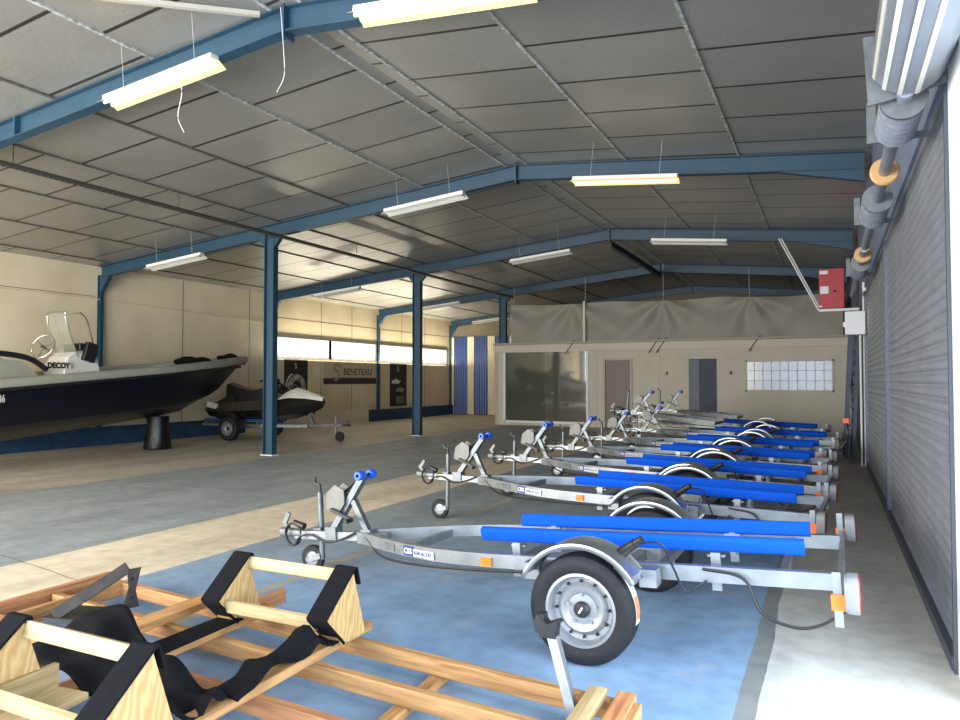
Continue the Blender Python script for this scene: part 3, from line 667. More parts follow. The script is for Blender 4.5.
RZ = .44
galv_w = mat('winch_grey', srgb(98, 98, 94), .5, .5, .2, 12)
lamp_h = mat('lamp_housing_grey', srgb(120, 122, 124), .5)
def make_trailer(loc, rot, label, jdz=0.0, wheels=True, full=True, sticker=False, ext=0.0, short=False):
    rt = empty('boat_trailer', loc, rot); tag(rt, label, 'trailer', 'galvanised boat trailers in a row')
    E = -ext
    path = [(1.21, .48), (-.6, .48), (-.85, .465), (-1.1, .42), (-1.35, .335), (-1.6, .22), (-1.82, .1), (-1.95, .045)]
    if short: path = [(-.56, .48)]+path[1:]
    path = [(x+(E if i > 1 else 0), y) for i, (x, y) in enumerate(path)]
    for s in (-1, 1):
        pp = [(x, s*y, RZ) for x, y in path]
        MB().rect(pp, .045, .08).build('side_rail', galv_d if short else galv, rt)
    MB().rect([(-1.72+E, 0, RZ), (-2.58+E, 0, RZ-.01)], .06, .06).build('drawbar', galv, rt, False)
    for x in ((-.58,) if short else (-.52, .32, .95)):
        MB().rect([(x, -.47, RZ-.02), (x, .47, RZ-.02)], .04, .04).build('cross_member', galv_d, rt, False)
    MB().rect([(-1.38+E, -.31, RZ-.01), (-1.38+E, .31, RZ-.01)], .04, .05).build('cross_member', galv, rt, False)
    if not short: MB().rect([(0, -.66, WR+.02), (0, .66, WR+.02)], .06, .06).build('axle', galv_d, rt, False)
    for s in () if short else (-1, 1):
        MB().prism([(-.16, .0), (.16, 0), (.1, -.13), (-.08, -.13)], (0, s*.5, RZ-.04), (1, 0, 0), (0, 0, 1), .02).build('axle_bracket', galv, rt, False)
    if wheels:
        for s in (-1, 1): wheel_parts(rt, 'wheel', s*.73, s, sticker and s < 0)
    # mudguards: arched, with rolled lips and end brackets
    for s in () if short else (-1, 1):
        q = MB(); rr = .345; rows = []
        for i in range(21):
            a = R(28+124*i/20)
            rows.append([(rr2*math.cos(a), s*yy, WR+rr2*math.sin(a)) for yy, rr2 in ((.615, rr-.018), (.622, rr+.006), (.632, rr), (.73, rr+.006), (.828, rr), (.838, rr+.006), (.845, rr-.018))])
        q.loft(rows, closed=False, cap=False); g = q.build('mudguard', alu, rt)
        md = g.modifiers.new('t', 'SOLIDIFY'); md.thickness = .004
        for sx in (-1, 1):
            MB().box((sx*.325, s*.6, WR+.15), (.09, .1, .09)).build('bracket', galv, g, False)
        q = MB(); q.box((.27, s*.72, WR+.205), (.11, .1, .012), M.Rotation(R(52), 3, 'Y')); q.build('maker_sticker', navy, g, False)
    # bunks
    for s in () if short else (-1, 1):
        Mx = M.Rotation(R(-22)*s, 3, 'X')
        sec = rounded(.05, .084, .016)
        q = MB(); q.sweep([(-.79+E*.4, s*.315, RZ+.112-.012*s), (1.06, s*.315, RZ+.112-.012*s)], [(x*math.cos(.4*s)-y*math.sin(.4*s), x*math.sin(.4*s)+y*math.cos(.4*s)) for x, y in sec])
        b_ = q.build('bunk', bunkblue, rt)
        for x in (-.55, .62):
            q = MB(); q.box((x, s*.3, RZ+.0), (.035, .035, .14)); q.box((x, s*.3, RZ+.058), (.09, .05, .012)); q.box((x, s*.345, RZ-.02), (.05, .012, .2)); q.build('bunk_support', galv, b_, False)
    # winch post, an inverted V with two rollers, strap and crank
    wb = -2.02+E
    wp = empty('winch_post', (wb, 0, RZ)); wp.parent = rt
    q = MB(); q.rect([(-.2, 0, .03), (.1, 0, .44)], .045, .06, up=(0, 1, 0)); q.rect([(.0, 0, .26), (.12, 0, .03)], .04, .045, up=(0, 1, 0)); q.box((-.2, 0, .015), (.1, .09, .09)); q.box((.12, 0, .0), (.09, .085, .1)); q.build('post', galv_p, wp, False)
    for yy in (-.065, .065): MB().lathe([(.012, -.03), (.03, -.03), (.036, -.015), (.036, .015), (.03, .03), (.012, .03)], (.11+.01*(yy > 0), yy, .45), (0, 1, 0), 18).build('bow_roller', rollblue, wp)
    q = MB(); q.prism([(-.12, -.06), (.0, -.1), (.06, -.02), (.06, .08), (-.02, .12), (-.1, .06)], (-.11, -.05, .26), (1, 0, 0), (0, 0, 1), .012); q.prism([(-.12, -.06), (.0, -.1), (.06, -.02), (.06, .08), (-.02, .12), (-.1, .06)], (-.11, .05, .26), (1, 0, 0), (0, 0, 1), .012); q.cyl((-.11, -.05, .27), (-.11, .05, .27), .035)
    q.build('winch', galv_w, wp, False)
    q = MB(); q.rect([(-.16, -.075, .2), (.04, -.09, .13)], .02, .025); q.cyl((.04, -.09, .13), (.04, -.17, .13), .016); q.build('crank', blackp, wp)
    MB().bar((-.12, 0, .29), (.1, 0, .46), .045, .006, up=(-.6, 0, .8)).build('strap', cablem, wp)
    # jockey wheel on the far side of the drawbar
    jx = -2.4+E
    jw = empty('jockey_wheel', (jx, .075, jdz)); jw.parent = rt
    q = MB(); q.cyl((0, 0, .1), (0, 0, .68-jdz*.5), .022, seg=16); q.box((0, -.025, RZ-jdz), (.07, .06, .08)); q.build('tube', galv_p, jw)
    q = MB(); q.cyl((0, 0, .66-jdz*.5), (0, 0, .74-jdz*.5), .013, seg=10); q.rect([(0, 0, .735-jdz*.5), (-.05, 0, .755-jdz*.5)], .014, .014); q.cyl((-.05, 0, .75-jdz*.5), (-.05, 0, .79-jdz*.5), .016, seg=10); q.build('crank', [blackp], jw)
    q = MB(); q.rect([(0, -.03, .13), (-.09, -.03, .105)], .008, .045); q.rect([(0, .03, .13), (-.09, .03, .105)], .008, .045); q.build('fork', galv, jw, False)
    q = MB(); q.lathe([(.06, -.024), (.085, -.026), (.1, -.018), (.104, 0), (.1, .018), (.085, .026), (.06, .024)], (-.09, 0, .104), (0, 1, 0), 28); q.build('tyre', rubber, jw)
    q = MB(); q.lathe([(.062, -.022), (.05, -.01), (.03, -.012), (.02, -.024), (.0005, -.024)], (-.09, 0, .104), (0, 1, 0), 20); q.lathe([(.062, .022), (.05, .01), (.03, .012), (.02, .024), (.0005, .024)], (-.09, 0, .104), (0, 1, 0), 20); q.build('hub', rimm, jw)
    # coupling
    cp = empty('coupling', (-2.56+E, 0, RZ)); cp.parent = rt
    q = MB(); q.loft([[(x, y*w_, z*h_) for y, z in rounded(1, 1, .3)] for x, w_, h_ in ((.04, .07, .06), (-.06, .066, .06), (-.12, .07, .075), (-.17, .06, .07), (-.185, .03, .04))]); q.build('head', galv_d, cp)
    MB().rect([(-.1, 0, .03), (-.14, 0, .075), (-.09, 0, .15)], .03, .018, up=(0, 1, 0)).build('handle', galv_d, cp, False)
    # plug coiled at the tip and supply cable along the drawbar
    cb = [(-2.48+E, -.05, RZ+.04)]
    for k in range(11): a = PI*.3+2*PI*k/5.5; cb.append((-2.56+E+.075*math.cos(a), -.055-.002*k, RZ+.0+.085*math.sin(a)))
    cb += [(-2.4+E, -.05, RZ+.0), (-2.25+E, -.05, RZ-.05), (-2.1+E, -.05, RZ-.02), (-1.95+E, -.06, RZ+.035), (-1.82+E, -.12, RZ+.0), (-1.7+E, -.19, RZ-.07), (-1.5+E, -.29, RZ-.09), (-1.15+E, -.43, RZ-.075), (-.7, -.5, RZ-.06), (-.3, -.5, RZ-.05)]
    MB().tube(smoothpath(cb, 5), .008, 6).build('supply_cable', cablem, rt)
    MB().cyl((-2.46+E, -.05, RZ+.06), (-2.56+E, -.05, RZ+.09), .026, .02, seg=12).build('plug', blackp, rt)
    # marker lamp wire on the near side
    if short: return rt
    MB().tube(smoothpath([(.28, -.66, WR+.33), (.4, -.64, WR+.33), (.45, -.6, WR+.2), (.5, -.57, WR+.08), (.6, -.53, WR+.13)], 6), .006, 6).build('lamp_wire', cablem, rt)
    MB().tube(smoothpath([(.58, -.515, RZ+.03), (.78, -.54, RZ), (.86, -.57, RZ-.15), (1.0, -.6, RZ-.2), (1.12, -.64, RZ-.17), (1.24, -.68, RZ-.08)], 6), .008, 6).build('lamp_wire', cablem, rt)
    q = MB(); q.cyl((.2, -.68, WR+.28), (.29, -.72, WR+.345), .03, .024, seg=14); q.cyl((.29, -.72, WR+.345), (.33, -.735, WR+.37), .02, seg=14); q.build('marker_lamp', blackp, rt)
    # rear light bar
    lb_ = empty('light_bar', (1.22, 0, RZ)); lb_.parent = rt
    MB().rect([(0, -.8, -.02), (0, .8, -.02)], .03, .05).build('bar', galv, lb_, False)
    for s in (-1, 1):
        q = MB(); q.box((-.01, s*.8, .0), (.035, .012, .24)); q.build('drop_plate', galv, lb_, False)
        q = MB(); q.loft([[(xx, s*.8+y*w_, z*h_+.03) for y, z in rounded(1, 1, .25)] for xx, w_, h_ in ((.02, .13, .15), (.04, .145, .165), (.075, .145, .165))]); q.build('lamp_housing', lamp_h, lb_)
        q = MB(); q.loft([[(xx, s*.8+y*w_, z*h_+.03) for y, z in rounded(1, 1, .3)] for xx, w_, h_ in ((.075, .145, .165), (.08, .14, .16), (.083, .11, .13))]); q.build('lamp_lens', redm, lb_)
        MB().box((-.01, s*.812, -.01), (.055, .012, .07)).build('side_reflector', orange, lb_, False)
    # orange side reflector and maker plates on the near curved rail
    MB().box((-.68, -.508, RZ-.005), (.07, .012, .05)).build('side_reflector', orange, rt, False)
    for s in ((-1,) if not full else (-1,)):
        p0 = V((-1.1+E, s*.42, RZ)); p1 = V((-1.35+E, s*.335, RZ)); d = (p0-p1).normalized(); nn = V((d.y, -d.x, 0))
        m1 = basis(p1+d*.0+nn*.026, d, (0, 0, 1))
        pl = MB().box((.048, 0, 0), (.1, .064, .003)).build('maker_plate', navy, rt, False, mw=m1)
        text('lettering', 'CBS', .05, whitem, M.Translation((.004, -.017, .0022)), pl, bold=.0012, sx=.92)
        pl = MB().box((.198, -.006, 0), (.2, .044, .003)).build('name_plate', whitem, rt, False, mw=m1)
        text('lettering', 'REMORQUES', .033, navy, M.Translation((.106, -.017, .0022)), pl, bold=.0008, sx=.92)
        p2 = V((-1.6+E, s*.22, RZ)); d2 = (p1-p2).normalized(); n2 = V((d2.y, -d2.x, 0))
        MB().box((.1, 0, 0), (.12, .05, .003)).build('type_plate', galv_d, rt, False, mw=basis(p2+n2*.026, d2, (0, 0, 1)))
    return rt

TR = [((-1.15, 4.41, 0), (0, R(-3.2), R(-1)), 'galvanised boat trailer nearest the camera, next to the wooden cradle', .13, True, dict(sticker=True)),
      ((-1.3, 6.6, 0), (0, R(.7), R(-3)), 'galvanised boat trailer with blue bunks, second from the camera', -.03, True, {}),
      ((-1.28, 8.32, 0), (0, R(1.4), R(-3.5)), 'galvanised boat trailer with blue bunks, third from the camera', -.06, True, {}),
      ((-1.28, 10.18, 0), (0, R(1), R(-4)), 'galvanised boat trailer with blue bunks, fourth from the camera', -.04, True, {}),
      ((-1.26, 12.05, 0), (0, R(1), R(-6)), 'galvanised boat trailer with blue bunks, fifth from the camera', -.04, True, {}),
      ((-1.15, 14.3, 0), (0, R(1.5), R(-3)), 'galvanised boat trailer with blue bunks, sixth from the camera', -.05, True, {}),
      ((-1.4, 14.45, .2), (0, R(5), R(-2)), 'bare galvanised drawbar frame with raised tongue, stacked on the sixth trailer', .3, False, dict(short=True)),
      ((-1.35, 17.0, 0), (0, R(2), R(-3)), 'galvanised boat trailer on the floor closest to the office wall', -.05, True, dict(ext=.35)),
      ((-1.3, 17.15, .2), (0, R(4), R(-1)), 'bare galvanised drawbar frame stacked on the trailer closest to the office wall', .3, False, dict(short=True))]
for loc, rot, lb, jdz, wh, kw in TR: make_trailer(loc, rot, lb, jdz, wh, **kw)

# ------------------------------------------------------------------ wooden cradle in the foreground
cr = empty('wooden_cradle', (-2.6, 2.6, 0)); tag(cr, 'long wooden boat cradle of bare beams lying on the blue floor', 'cradle')
def piece(name, p0, p1, w, h, m, parent=cr, roll=None):
    p0 = V(p0)-V((-2.6, 2.6, 0)); p1 = V(p1)-V((-2.6, 2.6, 0)); c = (p0+p1)/2; d = p1-p0
    up = V(roll) if roll else V((0, 0, 1))
    ex = d.normalized(); ey = up.cross(ex).normalized()
    return MB().box((0, 0, 0), (d.length, w, h)).build(name, m, parent, False, bevel=.003, mw=basis(c, ex, ey))
ZB = .085
for y0, y1, m in ((3.36, 3.02, lumber), (2.98, 2.68, lumber), (2.56, 2.3, lumber_red), (1.9, 1.62, lumber)):
    piece('long_beam', (-4.45, y0, ZB), (-.76, y1, ZB), .05, .08, m)
for x, y0, y1, w, h, z, m in ((-4.5, 1.8, 3.42, .05, .1, .1, lumber_red), (-4.28, 1.85, 3.36, .04, .09, .085, lumber), (-1.72, 1.6, 3.2, .07, .04, .022, lumber), (-3.3, 1.7, 3.3, .07, .04, .022, lumber_red)):
    piece('cross_board', (x+.05, y0, z), (x-.02, y1, z), w, h, m)
piece('cross_board', (-3.34, 1.75, .147), (-3.42, 3.38, .147), .12, .045, lumber)
CX2, CX1 = -2.95, -2.27
for x, m in ((CX2, lumber), (CX1, lumber)):
    piece('cross_beam', (x+.03, 1.62, .147), (x-.02, 3.3, .147), .075, .045, m)
for x, y in ((-.9, 0), (-.775, 0)): piece('end_board', (x+.01, 2.3, .145), (x-.01, 3.04, .145), .075, .04, lumber_pale if x < -.85 else lumber_red)
piece('end_board', (-.715, 2.3, .1), (-.73, 3.0, .1), .03, .09, lumber)
# pale boards lying at the left end
piece('pale_board', (-2.93, 1.55, .225), (-2.97, 2.0, .225), .03, .11, lumber_pale); piece('pale_board', (-2.8, 1.5, .185), (-2.85, 1.98, .185), .2, .03, lumber_pale)
piece('cross_board', (CX2-.08, 3.18, .16), (CX2-.09, 3.5, .16), .03, .09, lumber_red)
def wedge(x, y, lean=0):
    # plywood box with a sloped padded face towards the camera side
    poly = [(-.1, .15), (.11, .15), (.0, .49), (-.215, .3)]
    wd = empty('bunk_wedge', (x+2.6, y-2.6, 0)); wd.parent = cr
    MB().prism(poly, (0, 0, 0), (0, 1, 0), (0, 0, 1), .1).build('plywood_box', ply, wd, False, bevel=.003)
    q = MB(); pts = [(-.085, .155), (-.225, .295), (-.232, .31), (.0, .507), (.02, .507), (.045, .42)]
    o_ = [(-.1, .15)] ; rows = []
    for xx in (-.062, .06): rows.append([(xx, py, pz) for py, pz in pts])
    q.loft(rows, closed=False, cap=False); f = q.build('felt_cover', felt, wd, False); md = f.modifiers.new('t', 'SOLIDIFY'); md.thickness = .012; md.offset = 0
    return wd
for y in (3.08, 1.86):
    for x in (CX2+(-.03 if y > 2 else -.07), CX1): wedge(x+.0, y)
    piece('batten', (CX2-.02, y+.01, .462), (CX1-.04, y+.005, .462), .03, .065, lumber_pale, roll=(0, .3, 1))
    piece('batten', (CX2-.02, y-.165, .268), (CX1-.04, y-.17, .268), .03, .065, lumber_pale, roll=(0, -.3, 1))
text('stamp', 'EPS  ID', .03, mat('stamp_blue', srgb(70, 150, 170), .7), basis((CX1+.053+2.6, 3.04-2.6, .2), (0, -.45, .9), (0, -.9, -.45)), cr) if False else None

# felt sheet draped over the cradle
q = MB(); rows = []
NU, NV = 34, 15
for i in range(NU+1):
    row = []
    for j in range(NV+1):
        u = i/NU; v = j/NV
        x = -3.42+1.2*u+.1*(1-v)*(1-u); yf = 2.56-.36*u+.03*math.sin(u*9); yn = 2.02+.02*math.sin(u*7)
        y = yn+(yf-yn)*v
        hump = .15*math.exp(-((u-.12)/.28)**2)*(.3+.7*v)+.06*math.exp(-((u-.62)/.12)**2)*v
        z = .185+hump+.022*math.sin(u*24+v*4)*(.2+u)+.014*math.sin(v*11+u*8)
        row.append((x, y, z))
    rows.append(row)
q.loft(rows, closed=False, cap=False); fs = q.build('felt_sheet', felt); tag(fs, 'crumpled black felt sheet draped over the middle of the wooden cradle', 'felt sheet')
md = fs.modifiers.new('t', 'SOLIDIFY'); md.thickness = .012; md.offset = 0
def feltstrip(x, y0, y1, lb, curl=False, w=.1, lift=.0):
    q = MB(); rows = []
    for i in range(17):
        t = i/16; y = y0+(y1-y0)*t
        zz = .176+lift*math.exp(-((t-.35)/.18)**2)+(.06*math.exp(-((t-.8)/.08)**2) if curl else 0)
        rows.append([(x-.02*t+.03+(k-.5)*w*(1-.15*t)-(.06 if curl else 0)*math.exp(-((t-.45)/.2)**2), y+(.02*math.sin(k*3+t*9) if curl else 0), zz+(.05 if curl and k < .3 else 0)*math.exp(-((t-.75)/.15)**2)+(.006*math.sin(t*20) if curl else 0)) for k in (0, .25, .5, .75, 1)])
    q.loft(rows, closed=False, cap=False); o = q.build('felt_strip', felt); tag(o, lb, 'felt strip', 'felt strips on the cradle beams')
    m_ = o.modifiers.new('t', 'SOLIDIFY'); m_.thickness = .008; m_.offset = 1; return o
feltstrip(CX1-.01, 2.22, 2.95, 'black felt strip curling along the right-hand cross beam of the cradle', True, .16, .03)
feltstrip(CX2-.02, 2.35, 3.0, 'flat black felt strip on cross beam below the farther left wedge', False, .17)
feltstrip(CX2-.4, 1.7, 2.6, 'black felt strip lying at left edge behind the near left wedge', False, .2, .04)

# dark steel bracket and galvanised post standing on the cradle
bk = empty('steel_bracket', (-3.8, 2.84, .13)); tag(bk, 'dark bent steel bracket standing on left end of the wooden cradle', 'bracket')
MB().bar((-.16, -.2, .02), (.02, .14, .235), .075, .008, up=(.5, -.5, .7)).build('strap', steel_dark, bk, False)
q = MB(); q.prism([(-.05, .0), (.05, .0), (.03, .1), (.06, .23), (-.02, .23), (-.01, .12)], (.05, .13, .0), (.35, 1, 0), (0, 0, 1), .008); q.mi = 1
q.cyl((.055, .13, .17), (.064, .13, .17), .011); q.cyl((.055, .13, .06), (.064, .13, .06), .011); q.build('side_plate', [steel_dark, dark], bk, False)
MB().box((-.1, -.08, .008), (.3, .24, .01), M.Rotation(R(15), 3, 'Z')).build('base_plate', steel_dark, bk, False)
ps = empty('galvanised_post', (-1.0, 2.93, .0)); tag(ps, 'galvanised square post with black clamp head, at right end of cradle', 'post')
MB().rect([(0.035, .0, .0), (-.1, .06, .37)], .042, .042, up=(0, 1, 0)).build('post', galv, ps, False)
q = MB(); q.box((-.115, .06, .39), (.075, .05, .06)); q.box((-.145, .06, .43), (.025, .05, .06)); q.prism([(-.05, -.02), (.04, -.02), (.05, .04), (.0, .02), (-.04, .06), (-.06, .03)], (-.12, .06, .4), (1, 0, 0), (0, 0, 1), .06); q.build('clamp_head', blackp, ps, False)

# ------------------------------------------------------------------ black boat at left
BX = -13.15
bt = empty('motor_boat', (BX, 9.0, 0)); tag(bt, 'black open motor boat with grey collar and console, on a black stand', 'boat')
hullm = mat('hull_black', srgb(9, 12, 24), .32, 0, .15, 2, spec=.35); hull2 = mat('hull_bottom', srgb(16, 18, 24), .28, 0, c2=srgb(34, 36, 40), vscale=3, stretch=(1, .6, 3), spec=.4, coat=.1)
collar = mat('collar_grey', srgb(160, 158, 144), .6, 0, .06, 4)
Ys = [5.4, 6.5, 7.7, 9.0, 10.2, 11.0, 11.6, 12.1, 12.5, 12.8, 13.1, 13.4]
def sheer(y): return 1.36+.083*(y-7.2)+.004*max(0, y-10)**2
def keel(y):
    if y < 11.5: return .36+(y-7.2)*.092
    t = (y-11.5)/2.0; return .755+1.2*t**1.15
def beamw(y): return .98 if y < 9.5 else .98*(1-((y-9.5)/4.05)**2.1)
def chz(y): return min(sheer(y)-.05, .72+.07*(y-7.2)+.05*max(0, y-10.5)**1.8)
secs = []; secb = []
for y in Ys:
    b_ = max(.03, beamw(y)); s_ = sheer(y); k_ = keel(y); c_ = max(k_+.02, chz(y)); cb_ = b_*(.88 if y < 11 else max(.4, .88-.2*(y-11)))
    secs.append([(-b_, y-9, s_), (-(b_+cb_)/2-.01, y-9, (s_+c_)/2), (-cb_, y-9, c_)]); secb.append([(-cb_, y-9, c_), (-cb_*.97, y-9, c_-.03), (-cb_*.5, y-9, k_+(c_-k_)*.5), (0, y-9, k_), (cb_*.5, y-9, k_+(c_-k_)*.5), (cb_*.97, y-9, c_-.03), (cb_, y-9, c_)])
full = [a_+b_[1:-1]+[(-x, y, z) for x, y, z in a_][::-1] for a_, b_ in zip(secs, secb)]
q = MB(); q.loft(full, closed=False, cap=False); q._f([q.bm.verts.new(V(p)) for p in full[0]])
q.bm.faces.ensure_lookup_table()
m_ = len(full[0])
for i, f in enumerate(q.bm.faces):
    j = i % (m_-1)
    f.material_index = 0 if (j < 2 or j >= m_-3) else 1
hull = q.build('hull', [hullm, hull2], bt)
# collar: fat grey tube following the sheer on both sides, meeting at the bow
left = [(-max(.06, beamw(y)), y-9, sheer(y)+.07) for y in Ys]; right = [(-x, y, z) for x, y, z in left[::-1]]
q = MB(); q.sweep(smoothpath(left+[(0, 13.55-9, sheer(13.5)+.08)]+right, 3), rounded(.22, .17, .05)); q.build('collar', collar, bt)
q = MB(); q.tube(smoothpath([(x*1.1-.02, y, z-.09) for x, y, z in left]+[(0, 13.6-9, sheer(13.5)-.03)]+[(x*1.1+.02, y, z-.09) for x, y, z in right], 3), .03, 6); q.build('rubbing_strake', blackp, bt)
q = MB(); q.loft([[(-max(.05, beamw(y)*.9), y-9, sheer(y)-.12), (max(.05, beamw(y)*.9), y-9, sheer(y)-.12)] for y in Ys], closed=False, cap=False); q.build('deck', collar, bt)
q = MB(); q.loft([[(-max(.04, beamw(y)*.96), y-9, sheer(y)+.02), (max(.04, beamw(y)*.96), y-9, sheer(y)+.02)] for y in Ys if y > 12], closed=False, cap=False); q.build('foredeck', collar, bt)
wht_g = mat('gelcoat_white', srgb(226, 222, 208), .35)
cs = empty('console', (.15, -.22, 1.3)); cs.parent = bt
q = MB(); q.loft([[(x_*w_, y0+dy, z) for x_, dy in ((-1, 0), (1, 0), (1, l_), (-1, l_))] for z, w_, y0, l_ in ((.0, .3, -.2, .8), (.45, .3, -.18, .7), (.62, .28, -.1, .55), (.72, .26, .05, .34))]); q.build('body', wht_g, cs, False, bevel=.012)
q = MB(); pts = [(-.27, -.22, 1.42), (-.28, -.05, 1.46), (-.28, .12, 1.4), (-.29, .3, 1.05), (-.3, .46, .55)]
q.tube(smoothpath([(-.27, .1, .62), (-.27, -.12, 1.2), (-.26, -.16, 1.4), (-.22, -.15, 1.46), (.22, -.15, 1.46), (.26, -.16, 1.4), (.27, -.12, 1.2), (.27, .1, .62)]), .014, 8); q.build('screen_frame', alu, cs)
q = MB(); q.tube(smoothpath([(-.3, .12, 1.46), (-.3, .26, 1.3), (-.3, .42, .75), (-.3, .5, .5)]), .014, 8); q.tube(smoothpath([(.3, .12, 1.46), (.3, .26, 1.3), (.3, .42, .75), (.3, .5, .5)]), .014, 8); q.tube([(-.3, .12, 1.46), (.3, .12, 1.46)], .014, 8); q.build('grab_rail', chrome, cs)
scr_m = mat('clear_screen', srgb(190, 192, 172), .1, trans=.65); q = MB(); q.loft([[(-.25, .1, .62), (.25, .1, .62)], [(-.25, -.13, 1.2), (.25, -.13, 1.2)], [(-.23, -.15, 1.44), (.23, -.15, 1.44)]], closed=False, cap=False); q.build('windscreen', scr_m, cs)
q = MB(); q.box((.33, .3, .72), (.1, .24, .36), M.Rotation(R(-15), 3, 'X')); q.box((.1, .2, .82), (.4, .18, .14)); q.build('instrument_pod', blackp, cs, False, bevel=.01)
sw = empty('steering_wheel', (.1, -.36, .72)); sw.parent = cs; sw.rotation_euler = (R(62), 0, R(12))
q = MB(); q.tube([(.23*math.cos(2*PI*k/28), .23*math.sin(2*PI*k/28), 0) for k in range(28)], .013, 8, closed=True)
for k in range(3): a_ = 2*PI*k/3+.5; q.tube([(0, 0, -.03), (.23*math.cos(a_), .23*math.sin(a_), 0)], .01, 6)
q.cyl((0, 0, -.05), (0, 0, .02), .035); q.cyl((0, 0, -.02), (0, 0, -.3), .02); 
sw_o = q.build('wheel_rim', chrome, cs); sw_o.matrix_local = M.Translation((.15, -.5, .8)) @ M.Rotation(R(66), 4, 'X') @ M.Rotation(R(14), 4, 'Y'); D.objects.remove(sw)
pl = MB().box((0, 0, 0), (.01, .46, .12)).build('name_plate', wht_g, cs, False); pl.location = (.34, -.32, .46)
text('lettering', 'DECOY', .135, blackp, basis((.006, -.215, -.047), (0, 1, 0), (0, 0, 1)), pl, bold=.009, sx=.92)
# helm seat with black arch, cushion, covers
q = MB(); q.loft([[(x_, y_, z_) for x_, z_ in ((-.45, 1.3), (.45, 1.3), (.45, zt), (-.45, zt))] for y_, zt in ((-2.2, 1.6), (-1.6, 1.86), (-1.2, 1.82), (-.85, 1.55))]); q.build('helm_seat', collar, bt)
for s in (-.47, .47): MB().tube(smoothpath([(s, -2.3, 1.9), (s, -1.7, 1.95), (s, -1.1, 1.88), (s, -.75, 1.68)]), .05, 8).build('seat_arch', blackp, bt)
q = MB(); q.sphere((.55, 1.75, 1.66), .28, (1, 1.35, .55), 18, 10); q.build('beige_cushion', mat('cushion_beige', srgb(214, 200, 160), .7), bt)
for k, (yy, sc, xx) in enumerate(((3.0, (.45, .42, .1), .0), (4.05, (.22, .3, .09), 0))):
    q = MB(); q.sphere((xx, yy, sheer(yy+9)+.15), 1, sc, 18, 10)
    for v in q.bm.verts: v.co.z += .035*math.sin(v.co.y*14)*math.cos(v.co.x*9)
    q.build('bow_cover', felt, bt)
text('hull_number', '46', .18, wht, basis((beamw(7.5)-.02, 7.13-9, 1.12), (0, 1, .08), (.12, 0, 1)), bt, bold=.003, sx=.62)
MB().box((.2, 13.2-9, 1.82), (.02, .16, .06)).build('bow_light', redm, bt, False)
q = MB(); rows = []
for z, r_ in ((0, .27), (.06, .285), (.3, .25), (.55, .225), (.71, .235)):
    rows.append([((r_+.014*math.sin(k*5+z*30))*math.cos(2*PI*k/28), (r_+.014*math.sin(k*7+z*20))*math.sin(2*PI*k/28), z) for k in range(28)])
q.loft(rows); st = q.build('boat_stand', mat('black_wrap', srgb(10, 10, 12), .35, 0, .2, 6, 1.0, 30, spec=.4)); st.location = (BX, 11.05, 0); tag(st, 'black film-wrapped stand holding up the bow of the boat', 'stand')

# ------------------------------------------------------------------ jet ski on its trailer
JY = 14.15
jt = empty('jet_ski_trailer', (-13.4, JY, 0), (0, 0, R(2))); tag(jt, 'small trailer under the jet ski, with blue rear bunk', 'trailer')
for s in (-1, 1):
    MB().rect([(-1.3, s*.38, .36), (.6, s*.38, .36), (1.8, s*.06, .36)], .05, .07).build('side_rail', galv_d, jt, False)
    wheel_parts(jt, 'wheel', s*.82, s, R_=.3, rimr=.165, wd=.18)
    MB().rect([(-1.35, s*.22, .48), (.9, s*.22, .48)], .1, .06).build('bunk', mat('bunk_dark_blue', srgb(28, 70, 118), .9), jt, False)
    q = MB(); q.loft([[(.36*math.cos(R(a_)), s*yy, .3+.36*math.sin(R(a_))) for yy in (.72, .93)] for a_ in range(40, 141, 10)], closed=False, cap=False); g = q.build('mudguard', blackp, jt); g.modifiers.new('t', 'SOLIDIFY').thickness = .006
MB().rect([(1.6, 0, .37), (2.8, 0, .4)], .06, .06).build('drawbar', galv_d, jt, False)
MB().rect([(0, -.75, .3), (0, .75, .3)], .05, .05).build('axle', galv_d, jt, False)
for x in (-1.2, .5): MB().rect([(x, -.37, .4), (x, .37, .4)], .05, .08).build('cross_member', galv_d, jt, False)
MB().rect([(-1.35, -.8, .42), (-1.35, .8, .42)], .04, .06).build('light_bar', steel_dark, jt, False)
q = MB(); q.rect([(1.95, 0, .38), (1.7, 0, .9)], .05, .06, up=(0, 1, 0)); q.box((1.85, 0, .72), (.16, .12, .14)); q.build('winch_post', galv_d, jt, False)
q = MB(); q.cyl((2.55, .06, .18), (2.55, .06, .62), .025); q.box((2.6, .06, .14), (.1, .05, .06)); q.build('jockey_post', galv_d, jt)
q = MB(); q.lathe([(.01, -.03), (.08, -.035), (.12, -.025), (.125, 0), (.12, .025), (.08, .035), (.01, .03)], (2.66, .06, .125), (0, 1, 0), 24); q.build('jockey_tyre', rubber, jt)
q = MB(); q.box((2.88, 0, .41), (.2, .07, .07)); q.rect([(2.9, 0, .45), (2.98, 0, .52)], .03, .02, up=(0, 1, 0)); q.build('coupling', steel_dark, jt, False)
js = empty('jet_ski', (-13.12, JY, .45), (0, R(-1), R(2))); tag(js, 'black and white jet ski sitting on a small trailer', 'jet ski')
jblk = mat('ski_black', srgb(16, 16, 18), .25, spec=.6, coat=.3); jwht = mat('ski_white', srgb(232, 228, 214), .3, coat=.3)
def sec(x, w_, zb, zc, zt, tw): return [(x, -w_, zc), (x, -w_*.8, zb+.1), (x, 0, zb), (x, w_*.8, zb+.1), (x, w_, zc), (x, tw, zt), (x, 0, zt+.03), (x, -tw, zt)]
